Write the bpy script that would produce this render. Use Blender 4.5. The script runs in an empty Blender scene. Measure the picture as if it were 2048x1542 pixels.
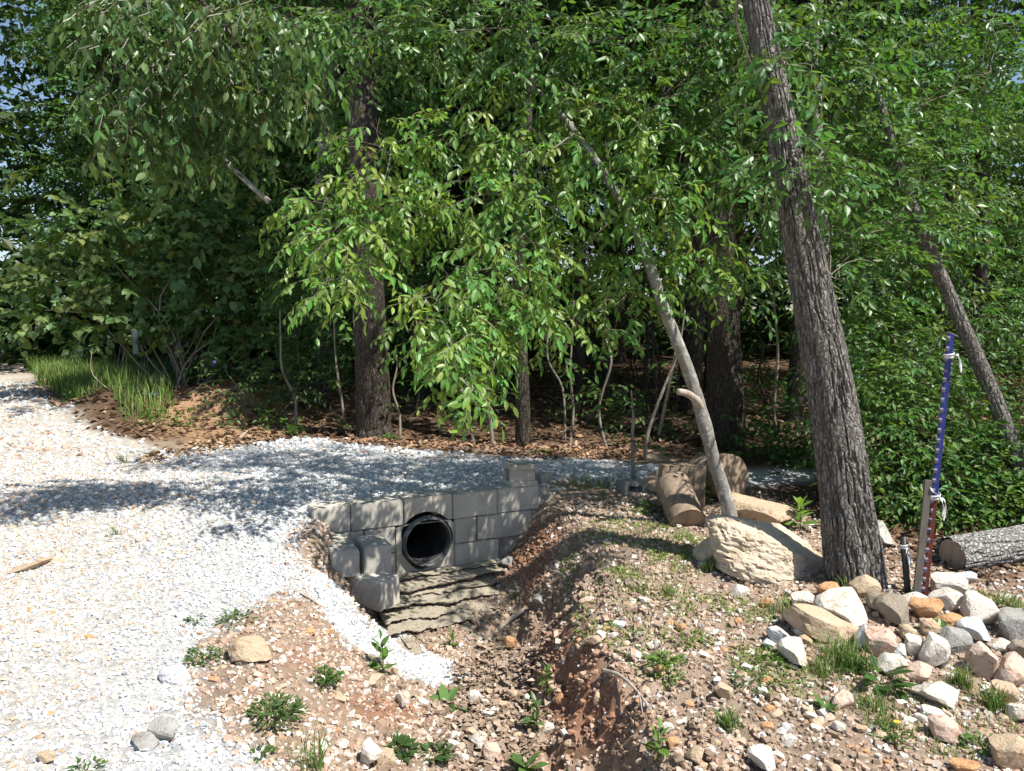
import bpy, bmesh, math
import numpy as np
from mathutils import Vector, Matrix, Quaternion

# ---------------------------------------------------------------- camera, sky, sun, exposure
scene = bpy.context.scene
col = scene.collection
F_PX, CX, CY, HOR = 1540.0, 1024.0, 771.0, 640.0          # measured on the 2048 x 1542 photograph
PITCH = math.atan((CY - HOR) / F_PX)
EYE = np.array([0.0, 0.0, 1.6])
cam_d = bpy.data.cameras.new('camera')
cam_d.sensor_width = 36.0
cam_d.lens = F_PX / 2048.0 * 36.0
cam_d.clip_start, cam_d.clip_end = 0.05, 2000.0
cam = bpy.data.objects.new('camera', cam_d)
col.objects.link(cam)
cam.location = EYE
cam.rotation_euler = (math.pi / 2 - PITCH, 0, 0)
scene.camera = cam

SUN_EL, SUN_AZ = math.radians(57), math.radians(128)        # azimuth clockwise from +Y
sun_dir = Vector((math.cos(SUN_EL) * math.sin(SUN_AZ), math.cos(SUN_EL) * math.cos(SUN_AZ), math.sin(SUN_EL)))
world = bpy.data.worlds.new('World')
scene.world = world
world.use_nodes = True
wn = world.node_tree.nodes
sky = wn.new('ShaderNodeTexSky')
sky.sky_type = 'NISHITA'
sky.sun_disc = False
sky.sun_elevation = SUN_EL
sky.sun_rotation = SUN_AZ
sky.air_density, sky.dust_density, sky.ozone_density = 1.0, 0.6, 1.5
bg = wn['Background']
bg.inputs['Strength'].default_value = 0.085
world.node_tree.links.new(sky.outputs[0], bg.inputs[0])
sl = bpy.data.lights.new('sun', 'SUN')
sl.energy = 5.0
sl.angle = math.radians(0.6)
sl.color = (1.0, 0.955, 0.88)
so = bpy.data.objects.new('sun', sl)
so.rotation_euler = (-sun_dir).to_track_quat('-Z', 'Y').to_euler()
so.location = (6, -6, 12)
col.objects.link(so)
scene.view_settings.view_transform = 'Standard'
scene.view_settings.look = 'None'
scene.view_settings.gamma = 1.0
scene.view_settings.exposure = 0.74
scene.view_settings.use_curve_mapping = False
scene.render.engine = 'CYCLES'
cy = scene.cycles
cy.max_bounces = 4
cy.diffuse_bounces = 2
cy.glossy_bounces = 2
cy.transmission_bounces = 4
cy.transparent_max_bounces = 4
cy.use_denoising = True
cy.use_adaptive_sampling = True
cy.adaptive_threshold = 0.02

rng = np.random.default_rng(11)

# ---------------------------------------------------------------- small maths
def ss(a, b, x):
    t = np.clip((x - a) / (b - a + 1e-12), 0, 1)
    return t * t * (3 - 2 * t)

def _hash(ix, iy, iz, seed):
    h = (ix * 374761393 + iy * 668265263 + iz * 2147483647 + seed * 1274126177) & 0xffffffff
    h = ((h ^ (h >> 13)) * 1274126177) & 0xffffffff
    h = ((h ^ (h >> 16)) * 2246822519) & 0xffffffff
    return ((h ^ (h >> 15)) & 0xffff) / 65535.0

def vnoise(P, seed=0):
    P = np.asarray(P, float)
    I = np.floor(P).astype(np.int64)
    f = P - I
    f = f * f * (3 - 2 * f)
    r = 0
    for dx in (0, 1):
        wx = f[:, 0] if dx else 1 - f[:, 0]
        for dy in (0, 1):
            wy = f[:, 1] if dy else 1 - f[:, 1]
            for dz in (0, 1):
                wz = f[:, 2] if dz else 1 - f[:, 2]
                r = r + wx * wy * wz * _hash(I[:, 0] + dx, I[:, 1] + dy, I[:, 2] + dz, seed)
    return r * 2 - 1

def fbm(P, octv=4, seed=0, gain=0.5):
    P = np.asarray(P, float)
    a, r, s = 1.0, 0, 0
    for k in range(octv):
        r = r + a * vnoise(P * 2.0 ** k, seed + k * 17)
        s += a
        a *= gain
    return r / s

def n2(X, Y, sc, octv=3, seed=0):
    sh = np.shape(X)
    P = np.stack([np.ravel(X) * sc, np.ravel(Y) * sc, np.zeros(np.size(X)) + seed * 3.7], 1)
    return fbm(P, octv, seed).reshape(sh)

# ---------------------------------------------------------------- camera rays -> world points
def ray(px, py):
    a, b = (px - CX) / F_PX, (CY - py) / F_PX
    c, s = math.cos(PITCH), math.sin(PITCH)
    return np.array([a, c + b * s, -s + b * c])

def S(px, py, Y):
    d = ray(px, py)
    return EYE + d * (Y / d[1])

# ---------------------------------------------------------------- terrain
WA = np.array([-1.389, 5.267]); WB = np.array([0.22, 6.06])
WU = (WB - WA) / np.linalg.norm(WB - WA)
WN = np.array([WU[1], -WU[0]])                               # towards the camera
WL = np.linalg.norm(WB - WA)
WTOP = 0.29

DY = [-20, 1.0, 2.5, 3.2, 3.8, 4.3, 4.8, 5.2, 5.7, 7]
DX = [0.7, 0.45, 0.22, 0.06, -0.10, -0.22, -0.36, -0.48, -0.64, -0.9]
DZ = [-0.55, -0.55, -0.52, -0.47, -0.44, -0.42, -0.41, -0.36, -0.30, -0.28]

def hgt(X, Y, fine=True):
    X = np.asarray(X, float); Y = np.asarray(Y, float)
    zr = np.interp(Y, [-60, 0, 2.7, 5.2, 6, 8, 12, 20, 40, 300], [-.6, -.12, 0, .2, .275, .31, .42, .62, 1.0, 3.0])
    zr = zr + 0.035 * n2(X, Y, .35, 2, 3)
    # left bank of orange soil
    bx = np.clip(X, -5.0, -2.3)
    dd = np.hypot(X - bx, (Y - 10.1 - 0.12 * (X + 3.6)) * 1.15)
    zr = zr + 0.42 * np.exp(-(dd / 0.85) ** 2) * (0.85 + .3 * n2(X, Y, 1.3, 2, 8))
    # slope of the wood behind the pad
    zr = zr + 0.10 * ss(8.3, 9.6, Y) * ss(-2.5, -1, X)
    # right-hand bank (in front of the wall line)
    zb = np.interp(Y, [0, 2.2, 3.0, 3.9, 4.4, 5.2, 6.0, 7.0], [-.30, -.2, -.12, .04, .12, .15, .16, .24])
    zb = zb + 0.06 * np.exp(-(((X - 1.95) / .55) ** 2 + ((Y - 3.95) / .45) ** 2))
    xc = np.interp(Y, DY, DX); zc = np.interp(Y, DY, DZ)
    s = X - xc
    jit = 0.13 * n2(X, Y, 2.2, 3, 21)
    wr = np.interp(Y, [2, 3.2, 4.2, 5.0, 5.6], [.46, .46, .52, .70, .80])
    wl = np.interp(Y, [2, 3.2, 4.2, 5.0, 5.6], [1.3, 1.15, .95, .40, .34])
    wide = ss(4.25, 4.75, Y)
    zc = zc - .07 * wide
    right = zc + (zb - zc) * ss(0.10, 1.0, (s - .10 - .20 * wide + jit * .8) / wr)
    left = zc + (zr - zc) * ss(0.02, 1.0, (-s - .12 - .34 * wide + jit * .4) / wl)
    front = np.where(s > 0, right, left)
    d = (X - WA[0]) * WN[0] + (Y - WA[1]) * WN[1]
    t = (X - WA[0]) * WU[0] + (Y - WA[1]) * WU[1]
    out = np.maximum(np.maximum(-t, t - WL - .1), 0)
    lo = -.10 - out * 1.2; hi = -.02 + out * .7
    w = ss(lo, hi, d)
    # right of everything the wood floor simply continues
    back = zr
    z = back + (front - back) * w
    if fine:
        near = ss(9, 6, Y)
        z = z + near * 0.012 * n2(X, Y, 9, 3, 5)
        face = np.clip(ss(.0, .25, s) * ss(1.15, .5, s), 0, 1) * ss(5.6, 4.9, Y) * w
        rid = np.abs(n2(X, Y * .8 + X * .5, 5.0, 3, 33))
        z = z - face * (0.10 * ss(.0, .30, .25 - rid)) + face * .07 * n2(X, Y, 16, 4, 44)
        z = z - 0.10 * np.exp(-(((X + .86) / .26) ** 2 + ((Y - 4.72) / .15) ** 2))     # washed-out hollow under the wing blocks
        floor_ = ss(8.0, 9.0, Y)
        z = z + floor_ * 0.05 * n2(X, Y, 1.2, 3, 51)
    return z

_T = np.concatenate([np.linspace(1.2, 14, 520), np.linspace(14.1, 90, 240)])
def G(px, py):
    d = ray(px, py)
    for T in (_T, None):
        if T is None:
            T = np.linspace(lo_, hi_, 40)
        P = EYE[None] + d[None] * T[:, None]
        below = P[:, 2] < hgt(P[:, 0], P[:, 1])
        i = int(np.argmax(below)) if below.any() else len(T) - 1
        lo_, hi_ = T[max(i - 1, 0)], T[i]
    return P[i]

def GZ(x, y):
    return float(hgt(np.array([x]), np.array([y]))[0])

# ---------------------------------------------------------------- mesh / object helpers
def make_mesh(name, V, Fc, mat=None, tint=None, smooth=False, sizes=None):
    V = np.ascontiguousarray(V, np.float32)
    me = bpy.data.meshes.new(name)
    me.vertices.add(len(V))
    me.vertices.foreach_set('co', V.ravel())
    if sizes is None:
        Fc = np.ascontiguousarray(Fc, np.int32)
        n, k = Fc.shape
        me.loops.add(n * k)
        me.loops.foreach_set('vertex_index', Fc.ravel())
        me.polygons.add(n)
        me.polygons.foreach_set('loop_start', np.arange(0, n * k, k, dtype=np.int32))
    else:
        st = np.concatenate([[0], np.cumsum(sizes)[:-1]]).astype(np.int32)
        me.loops.add(len(Fc)); me.loops.foreach_set('vertex_index', np.asarray(Fc, np.int32))
        me.polygons.add(len(sizes)); me.polygons.foreach_set('loop_start', st)
    me.update(calc_edges=True)
    if smooth:
        me.polygons.foreach_set('use_smooth', np.ones(len(me.polygons), bool))
    else:
        me.polygons.foreach_set('use_smooth', np.zeros(len(me.polygons), bool))
    if tint is not None:
        at = me.attributes.new('tint', 'FLOAT_COLOR', 'POINT')
        c = np.ones((len(V), 4), np.float32)
        c[:, :3] = tint
        at.data.foreach_set('color', c.ravel())
    if mat is not None:
        me.materials.append(mat)
    return me

def link(name, me, parent=None, loc=None, **props):
    o = bpy.data.objects.new(name, me)
    col.objects.link(o)
    if parent is not None:
        o.parent = parent
    if loc is not None:
        o.location = Vector(loc)
    for k, v in props.items():
        if v is not None:
            o[k] = v
    return o

def thing(name, loc, label, category, group=None):
    return link(name, None, None, loc, label=label, category=category, group=group)

def orient(o, zaxis, xhint=(1, 0, 0)):
    z = Vector(zaxis).normalized()
    y = z.cross(Vector(xhint)).normalized()
    x = y.cross(z)
    o.rotation_euler = Matrix((x, y, z)).transposed().to_euler()

class MB:
    """collects vertices and polygons of any size"""
    def __init__(s): s.v, s.f = [], []
    def add(s, V, F):
        o = len(s.v); s.v += [tuple(p) for p in V]; s.f += [tuple(i + o for i in q) for q in F]
    def box(s, x0, x1, y0, y1, z0, z1):
        s.add([(x0,y0,z0),(x1,y0,z0),(x1,y1,z0),(x0,y1,z0),(x0,y0,z1),(x1,y0,z1),(x1,y1,z1),(x0,y1,z1)],
              [(0,3,2,1),(4,5,6,7),(0,1,5,4),(1,2,6,5),(2,3,7,6),(3,0,4,7)])
    def mesh(s, name, mat=None, smooth=False, tint=None):
        return make_mesh(name, np.array(s.v), [i for q in s.f for i in q], mat, tint, smooth, sizes=[len(q) for q in s.f])

def resample(pts, n):
    pts = np.asarray(pts, float)
    d = np.concatenate([[0], np.cumsum(np.linalg.norm(np.diff(pts, axis=0), axis=1))])
    # Catmull-Rom through the points
    t = np.linspace(0, d[-1], n)
    k = np.clip(np.searchsorted(d, t, side='right') - 1, 0, len(pts) - 2)
    u = (t - d[k]) / (d[k + 1] - d[k] + 1e-9)
    p0 = pts[np.maximum(k - 1, 0)]; p1 = pts[k]; p2 = pts[k + 1]; p3 = pts[np.minimum(k + 2, len(pts) - 1)]
    u = u[:, None]
    return .5 * ((2 * p1) + (-p0 + p2) * u + (2 * p0 - 5 * p1 + 4 * p2 - p3) * u ** 2 + (-p0 + 3 * p1 - 3 * p2 + p3) * u ** 3), t / d[-1]

def tube(pts, radii, nring=8, nlen=12, disp=None, cap=True):
    """tapered tube through pts; disp(theta, along, P) -> radius factor"""
    C, t = resample(pts, nlen)
    R = np.interp(t, np.linspace(0, 1, len(radii)), radii)
    T = np.gradient(C, axis=0)
    T /= np.linalg.norm(T, axis=1)[:, None] + 1e-9
    ref = np.array([0.13, 0.97, 0.2]) if abs(T[:, 1]).mean() < .8 else np.array([1., 0, 0.1])
    A = np.cross(T, ref); A /= np.linalg.norm(A, axis=1)[:, None] + 1e-9
    B = np.cross(T, A)
    th = np.linspace(0, 2 * np.pi, nring, endpoint=False)
    rr = np.repeat(R[:, None], nring, 1)
    if disp is not None:
        L = np.concatenate([[0], np.cumsum(np.linalg.norm(np.diff(C, axis=0), axis=1))])
        rr = rr * disp(np.repeat(th[None], nlen, 0), np.repeat(L[:, None], nring, 1), rr)
    V = C[:, None] + rr[..., None] * (np.cos(th)[None, :, None] * A[:, None] + np.sin(th)[None, :, None] * B[:, None])
    V = V.reshape(-1, 3)
    i = np.arange(nlen - 1)[:, None] * nring; j = np.arange(nring)[None]; j2 = (j + 1) % nring
    Q = np.stack([i + j, i + j2, i + nring + j2, i + nring + j], -1).reshape(-1, 4)
    Fs = [Q]
    tri = np.concatenate([Q[:, [0, 1, 2]], Q[:, [0, 2, 3]]])
    if cap:
        n0 = len(V)
        V = np.concatenate([V, C[:1], C[-1:]])
        j = np.arange(nring); j2 = (j + 1) % nring
        tri = np.concatenate([tri, np.stack([np.full(nring, n0), j2, j], 1),
                              np.stack([np.full(nring, n0 + 1), (nlen - 1) * nring + j, (nlen - 1) * nring + j2], 1)])
    return V, tri

def merge(parts):
    Vs, Fs, o = [], [], 0
    for V, F in parts:
        Vs.append(V); Fs.append(np.asarray(F) + o); o += len(V)
    return np.concatenate(Vs), np.concatenate(Fs)

# ---------------------------------------------------------------- materials
def nodes(name):
    m = bpy.data.materials.new(name)
    m.use_nodes = True
    nt = m.node_tree
    return m, nt, nt.nodes['Principled BSDF'], nt.nodes['Material Output']

def nd(nt, t, **kw):
    n = nt.nodes.new(t)
    for k, v in kw.items():
        if k in n.inputs.keys():
            n.inputs[k].default_value = v
        else:
            setattr(n, k, v)
    return n

def noise_ramp(nt, scale, stops, detail=5, rough=.6, coord=None, dist=0.0):
    tx = nd(nt, 'ShaderNodeTexNoise', Scale=scale, Detail=detail, Roughness=rough, Distortion=dist)
    if coord is not None:
        nt.links.new(coord, tx.inputs['Vector'])
    r = nd(nt, 'ShaderNodeValToRGB')
    e = r.color_ramp.elements
    while len(e) < len(stops):
        e.new(.5)
    for el, (p, c) in zip(e, stops):
        el.position = p
        el.color = (*c, 1) if len(c) == 3 else c
    nt.links.new(tx.outputs['Fac'], r.inputs[0])
    return tx, r

def mixc(nt, a, b, fac, mode='MIX'):
    m = nd(nt, 'ShaderNodeMix', data_type='RGBA', blend_type=mode)
    for sock, v in ((m.inputs[6], a), (m.inputs[7], b), (m.inputs[0], fac)):
        if isinstance(v, bpy.types.NodeSocket):
            nt.links.new(v, sock)
        elif isinstance(v, (int, float)):
            sock.default_value = v
        else:
            sock.default_value = (*v, 1)
    return m.outputs[2]

def bump(nt, p, height, strength, dist):
    b = nd(nt, 'ShaderNodeBump', Strength=strength, Distance=dist)
    nt.links.new(height, b.inputs['Height'])
    nt.links.new(b.outputs[0], p.inputs['Normal'])
    return b

def mat_leaf(name, trans=.38, rough=.42, spec=.4):
    m, nt, p, out = nodes(name)
    a = nd(nt, 'ShaderNodeAttribute', attribute_name='tint')
    p.inputs['Roughness'].default_value = rough
    p.inputs['Specular IOR Level'].default_value = spec
    nt.links.new(a.outputs['Color'], p.inputs['Base Color'])
    tl = nd(nt, 'ShaderNodeBsdfTranslucent')
    c = mixc(nt, a.outputs['Color'], (1.5, 1.45, .55), 1.0, 'MULTIPLY')
    nt.links.new(c, tl.inputs['Color'])
    mx = nd(nt, 'ShaderNodeMixShader', Fac=trans)
    nt.links.new(p.outputs[0], mx.inputs[1]); nt.links.new(tl.outputs[0], mx.inputs[2])
    nt.links.new(mx.outputs[0], out.inputs['Surface'])
    return m

def mat_tint(name, rough=.95, nscale=40, amt=.35, bscale=60, bstr=.4, bdist=.01, spec=.2):
    m, nt, p, out = nodes(name)
    tc = nd(nt, 'ShaderNodeTexCoord')
    a = nd(nt, 'ShaderNodeAttribute', attribute_name='tint')
    tx, r = noise_ramp(nt, nscale, [(.25, (1 - amt,) * 3), (.75, (1 + amt * .6,) * 3)], coord=tc.outputs['Object'])
    c = mixc(nt, a.outputs['Color'], r.outputs[0], 1.0, 'MULTIPLY')
    nt.links.new(c, p.inputs['Base Color'])
    p.inputs['Roughness'].default_value = rough
    p.inputs['Specular IOR Level'].default_value = spec
    tb = nd(nt, 'ShaderNodeTexNoise', Scale=bscale, Detail=6, Roughness=.65)
    nt.links.new(tc.outputs['Object'], tb.inputs['Vector'])
    bump(nt, p, tb.outputs['Fac'], bstr, bdist)
    return m

def mat_rock(name, base, stain, pale, nscale=14, pores=.7):
    m, nt, p, out = nodes(name)
    tc = nd(nt, 'ShaderNodeTexCoord')
    oi = nd(nt, 'ShaderNodeObjectInfo')
    ad = nd(nt, 'ShaderNodeVectorMath', operation='ADD')
    cb = nd(nt, 'ShaderNodeCombineXYZ')
    mu = nd(nt, 'ShaderNodeMath', operation='MULTIPLY'); mu.inputs[1].default_value = 37.0
    nt.links.new(oi.outputs['Random'], mu.inputs[0])
    nt.links.new(mu.outputs[0], cb.inputs[0])
    geo = nd(nt, 'ShaderNodeNewGeometry')
    nt.links.new(geo.outputs['Position'], ad.inputs[0]); nt.links.new(cb.outputs[0], ad.inputs[1])
    v = ad.outputs[0]
    t1, r1 = noise_ramp(nt, nscale, [(.32, stain), (.46, base), (.62, base), (.74, pale)], 6, .62, v, .6)
    t2, r2 = noise_ramp(nt, 70, [(.30, (.45, .38, .30)), (.40, (1, 1, 1)), (.8, (1.06, 1.05, 1.03))], 5, .7, v)
    c = mixc(nt, r1.outputs[0], r2.outputs[0], .8, 'MULTIPLY')
    nt.links.new(c, p.inputs['Base Color'])
    p.inputs['Roughness'].default_value = .92
    p.inputs['Specular IOR Level'].default_value = .25
    vo = nd(nt, 'ShaderNodeTexVoronoi', Scale=46, Randomness=1.0)
    nt.links.new(v, vo.inputs['Vector'])
    mr = nd(nt, 'ShaderNodeMapRange'); mr.inputs[1].default_value = .08; mr.inputs[2].default_value = .32
    nt.links.new(vo.outputs['Distance'], mr.inputs[0])
    am = nd(nt, 'ShaderNodeMath', operation='MULTIPLY_ADD'); am.inputs[1].default_value = pores * .5
    nt.links.new(mr.outputs[0], am.inputs[0]); nt.links.new(t2.outputs['Fac'], am.inputs[2])
    bump(nt, p, am.outputs[0], .75, .012)
    return m

def mat_bark(name, c0, c1, lichen, lamt=.55, vs=26, stretch=5.0, bdist=.012, lscale=9, plates=0):
    m, nt, p, out = nodes(name)
    tc = nd(nt, 'ShaderNodeTexCoord')
    mp = nd(nt, 'ShaderNodeMapping')
    mp.inputs['Scale'].default_value = (1, 1, 1 / stretch)
    nt.links.new(tc.outputs['Object'], mp.inputs[0])
    t1, r1 = noise_ramp(nt, vs, [(.3, c0), (.68, c1)], 7, .7, mp.outputs[0], .4)
    t2, r2 = noise_ramp(nt, lscale, [(lamt, (0, 0, 0)), (lamt + .05, (1, 1, 1))], 8, .75, tc.outputs['Object'])
    c = mixc(nt, r1.outputs[0], lichen, r2.outputs[0])
    nt.links.new(c, p.inputs['Base Color'])
    p.inputs['Roughness'].default_value = .95
    p.inputs['Specular IOR Level'].default_value = .15
    h = t1.outputs['Fac']
    if plates:
        wv = nd(nt, 'ShaderNodeVectorMath', operation='ADD')
        tn = nd(nt, 'ShaderNodeTexNoise', Scale=14, Detail=3)
        nt.links.new(tc.outputs['Object'], tn.inputs['Vector'])
        sc_ = nd(nt, 'ShaderNodeVectorMath', operation='SCALE'); sc_.inputs['Scale'].default_value = .05
        nt.links.new(tn.outputs['Color'], sc_.inputs[0])
        nt.links.new(mp.outputs[0], wv.inputs[0]); nt.links.new(sc_.outputs[0], wv.inputs[1])
        vo = nd(nt, 'ShaderNodeTexVoronoi', feature='DISTANCE_TO_EDGE', Scale=plates)
        nt.links.new(wv.outputs[0], vo.inputs['Vector'])
        mr = nd(nt, 'ShaderNodeMapRange'); mr.inputs[1].default_value = .0; mr.inputs[2].default_value = .24
        nt.links.new(vo.outputs['Distance'], mr.inputs[0])
        c = mixc(nt, tuple(x * .72 for x in c0), c, mr.outputs[0])
        nt.links.new(c, p.inputs['Base Color'])
        ad = nd(nt, 'ShaderNodeMath', operation='MULTIPLY_ADD'); ad.inputs[1].default_value = .9
        nt.links.new(mr.outputs[0], ad.inputs[0]); nt.links.new(h, ad.inputs[2])
        h = ad.outputs[0]
    bump(nt, p, h, .8, bdist)
    return m

def mat_plain(name, c, rough=.6, spec=.4, nscale=30, amt=.2, metal=0, bstr=.15):
    m, nt, p, out = nodes(name)
    tc = nd(nt, 'ShaderNodeTexCoord')
    lo = tuple(x * (1 - amt) for x in c); hi = tuple(min(1, x * (1 + amt)) for x in c)
    t, r = noise_ramp(nt, nscale, [(.3, lo), (.7, hi)], 6, .65, tc.outputs['Object'])
    nt.links.new(r.outputs[0], p.inputs['Base Color'])
    p.inputs['Roughness'].default_value = rough
    p.inputs['Specular IOR Level'].default_value = spec
    p.inputs['Metallic'].default_value = metal
    bump(nt, p, t.outputs['Fac'], bstr, .004)
    return m

def mat_concrete(name, base):
    m, nt, p, out = nodes(name)
    geo = nd(nt, 'ShaderNodeNewGeometry')
    oi = nd(nt, 'ShaderNodeObjectInfo')
    v = geo.outputs['Position']
    t1, r1 = noise_ramp(nt, 5, [(.28, tuple(x * .74 for x in base)), (.5, base), (.75, tuple(min(1, x * 1.16) for x in base))], 6, .65, v)
    t2, r2 = noise_ramp(nt, 190, [(.32, (.55, .54, .52)), (.44, (1, 1, 1)), (.7, (1.08, 1.08, 1.08))], 3, .6, v)
    t4, r4 = noise_ramp(nt, 2.2, [(.56, (1, 1, 1)), (.72, (.80, .66, .52))], 6, .7, v)
    c = mixc(nt, r1.outputs[0], r2.outputs[0], 1.0, 'MULTIPLY')
    c = mixc(nt, c, r4.outputs[0], .8, 'MULTIPLY')
    mr = nd(nt, 'ShaderNodeMapRange'); mr.inputs[3].default_value = .86; mr.inputs[4].default_value = 1.1
    nt.links.new(oi.outputs['Random'], mr.inputs[0])
    hs = nd(nt, 'ShaderNodeHueSaturation')
    nt.links.new(mr.outputs[0], hs.inputs['Value']); nt.links.new(c, hs.inputs['Color'])
    nt.links.new(hs.outputs[0], p.inputs['Base Color'])
    p.inputs['Roughness'].default_value = .96
    p.inputs['Specular IOR Level'].default_value = .15
    t3 = nd(nt, 'ShaderNodeTexNoise', Scale=150, Detail=5, Roughness=.7)
    nt.links.new(v, t3.inputs['Vector'])
    bump(nt, p, t3.outputs['Fac'], .6, .006)
    return m

M_LEAF = mat_leaf('leaf_green', .40, .40, .5)
M_LEAF2 = mat_leaf('leaf_forest', .34, .5, .4)
M_GRASS = mat_leaf('grass_blade', .3, .5, .3)
M_LITTER = mat_tint('dead_leaf', .8, 30, .3, 50, .2, .004)
M_GROUND = mat_tint('soil', 1.0, 22, .42, 75, .9, .02, .1)
M_STONE = mat_tint('gravel_stone', .92, 90, .18, 120, .35, .004)
M_RK = {
 'white': mat_rock('limestone_white', (.60, .56, .49), (.40, .29, .19), (.70, .68, .64)),
 'tan': mat_rock('limestone_tan', (.47, .36, .25), (.30, .19, .11), (.58, .49, .38)),
 'orange': mat_rock('chert_orange', (.50, .29, .15), (.34, .15, .07), (.60, .45, .30)),
 'pink': mat_rock('chert_pink', (.54, .41, .33), (.35, .17, .10), (.66, .58, .50), 22),
 'grey': mat_rock('limestone_grey', (.33, .32, .30), (.20, .18, .15), (.45, .44, .42)),
 'brown': mat_rock('stone_brown', (.26, .22, .17), (.15, .12, .09), (.36, .31, .25)),
 'blue': mat_rock('limestone_bluish', (.55, .56, .57), (.42, .37, .31), (.68, .69, .70)),
 'boulder': mat_rock('boulder_limestone', (.56, .47, .36), (.40, .29, .19), (.64, .57, .47), 7, .9),
 'ledge': mat_rock('ledge_limestone', (.34, .30, .235), (.18, .15, .11), (.45, .41, .34), 16, .8),
 'concrete': mat_rock('broken_concrete', (.42, .41, .38), (.30, .28, .24), (.52, .51, .48)),
}
M_BLOCK = mat_concrete('concrete_block', (.50, .465, .41))
M_HICK = mat_bark('furrowed_bark', (.13, .12, .108), (.29, .275, .25), (.46, .48, .46), .585, 34, 3.2, .014, 22, 48)
M_SMOOTH = mat_bark('smooth_bark', (.15, .14, .125), (.29, .275, .25), (.42, .43, .41), .54, 26, 1.6, .008, 20)
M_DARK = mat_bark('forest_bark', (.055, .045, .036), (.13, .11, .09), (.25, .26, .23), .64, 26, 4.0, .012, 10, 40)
M_TWIG = mat_bark('twig_bark', (.16, .135, .11), (.30, .27, .23), (.36, .35, .32), .62, 40, 4, .002, 30)
M_DEAD = mat_bark('dead_wood', (.26, .21, .17), (.44, .38, .32), (.50, .46, .41), .6, 30, 5, .004, 22)
M_GREYLOG = mat_bark('weathered_log_bark', (.22, .215, .20), (.44, .43, .41), (.55, .55, .54), .55, 26, 1.0, .014, 20, 34)
M_CUT = None

def _mat_cut():
    m, nt, p, out = nodes('sawn_wood')
    tc = nd(nt, 'ShaderNodeTexCoord')
    w = nd(nt, 'ShaderNodeTexWave', wave_type='RINGS', rings_direction='Z', Scale=26, Distortion=2.2, Detail=4)
    nt.links.new(tc.outputs['Object'], w.inputs['Vector'])
    r = nd(nt, 'ShaderNodeValToRGB')
    r.color_ramp.elements[0].color = (.31, .235, .165, 1); r.color_ramp.elements[1].color = (.42, .335, .25, 1)
    nt.links.new(w.outputs['Fac'], r.inputs[0])
    t, r2 = noise_ramp(nt, 8, [(.35, (.62, .58, .55)), (.65, (1.05, 1.03, 1))], 6, .7, tc.outputs['Object'])
    nt.links.new(mixc(nt, r.outputs[0], r2.outputs[0], 1.0, 'MULTIPLY'), p.inputs['Base Color'])
    p.inputs['Roughness'].default_value = .9
    bump(nt, p, w.outputs['Fac'], .3, .003)
    return m
M_CUT = _mat_cut()
M_LOGBARK = mat_bark('log_bark', (.17, .125, .09), (.33, .255, .19), (.40, .36, .30), .6, 20, 1.0, .008, 12)
M_PIPE = mat_plain('black_plastic', (.022, .023, .025), .5, .4, 14, .5)
M_PIPEIN = mat_plain('dusty_plastic', (.05, .05, .052), .6, .3, 9, .5)
M_RIM = mat_plain('dusty_black_rim', (.10, .105, .11), .55, .4, 20, .5)
M_BLUE = mat_plain('blue_paint', (.022, .035, .20), .45, .4, 60, .35)
M_RED = mat_plain('rust_red_paint', (.13, .032, .024), .6, .35, 60, .4)
M_STUD = mat_plain('worn_steel', (.09, .085, .13), .5, .4, 60, .3)
M_STAKE = mat_bark('grey_weathered_wood', (.09, .083, .073), (.17, .155, .135), (.21, .20, .185), .65, 50, 8, .002, 30)
M_RIBBON = mat_plain('white_cloth_tie', (.62, .63, .66), .7, .2, 60, .15)
M_SCRAP = mat_plain('pale_plastic_film', (.09, .125, .13), .5, .3, 40, .2)
M_PURPLE = mat_plain('violet_petal', (.05, .035, .13), .6, .3, 60, .3)
M_YELLOW = mat_plain('yellow_petal', (.65, .50, .04), .6, .3, 60, .3)

# ---------------------------------------------------------------- ground zones (outlined in the photo, stored as plan polygons)
def plan(pts):
    return np.array([G(x, y)[:2] for x, y in pts])

def sdist(P, poly):
    """signed distance to a plan polygon, positive inside"""
    x, y = P[:, 0], P[:, 1]
    best = np.full(len(P), 1e9); ins = np.zeros(len(P), bool)
    n = len(poly)
    for i in range(n):
        a = poly[i]; b = poly[(i + 1) % n]
        e = b - a
        t = np.clip(((x - a[0]) * e[0] + (y - a[1]) * e[1]) / (e @ e + 1e-12), 0, 1)
        best = np.minimum(best, np.hypot(x - a[0] - t * e[0], y - a[1] - t * e[1]))
        c = (a[1] > y) != (b[1] > y)
        xs = a[0] + (y - a[1]) / (b[1] - a[1] + 1e-12) * e[0]
        ins ^= c & (x < xs)
    return np.where(ins, best, -best)

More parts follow.
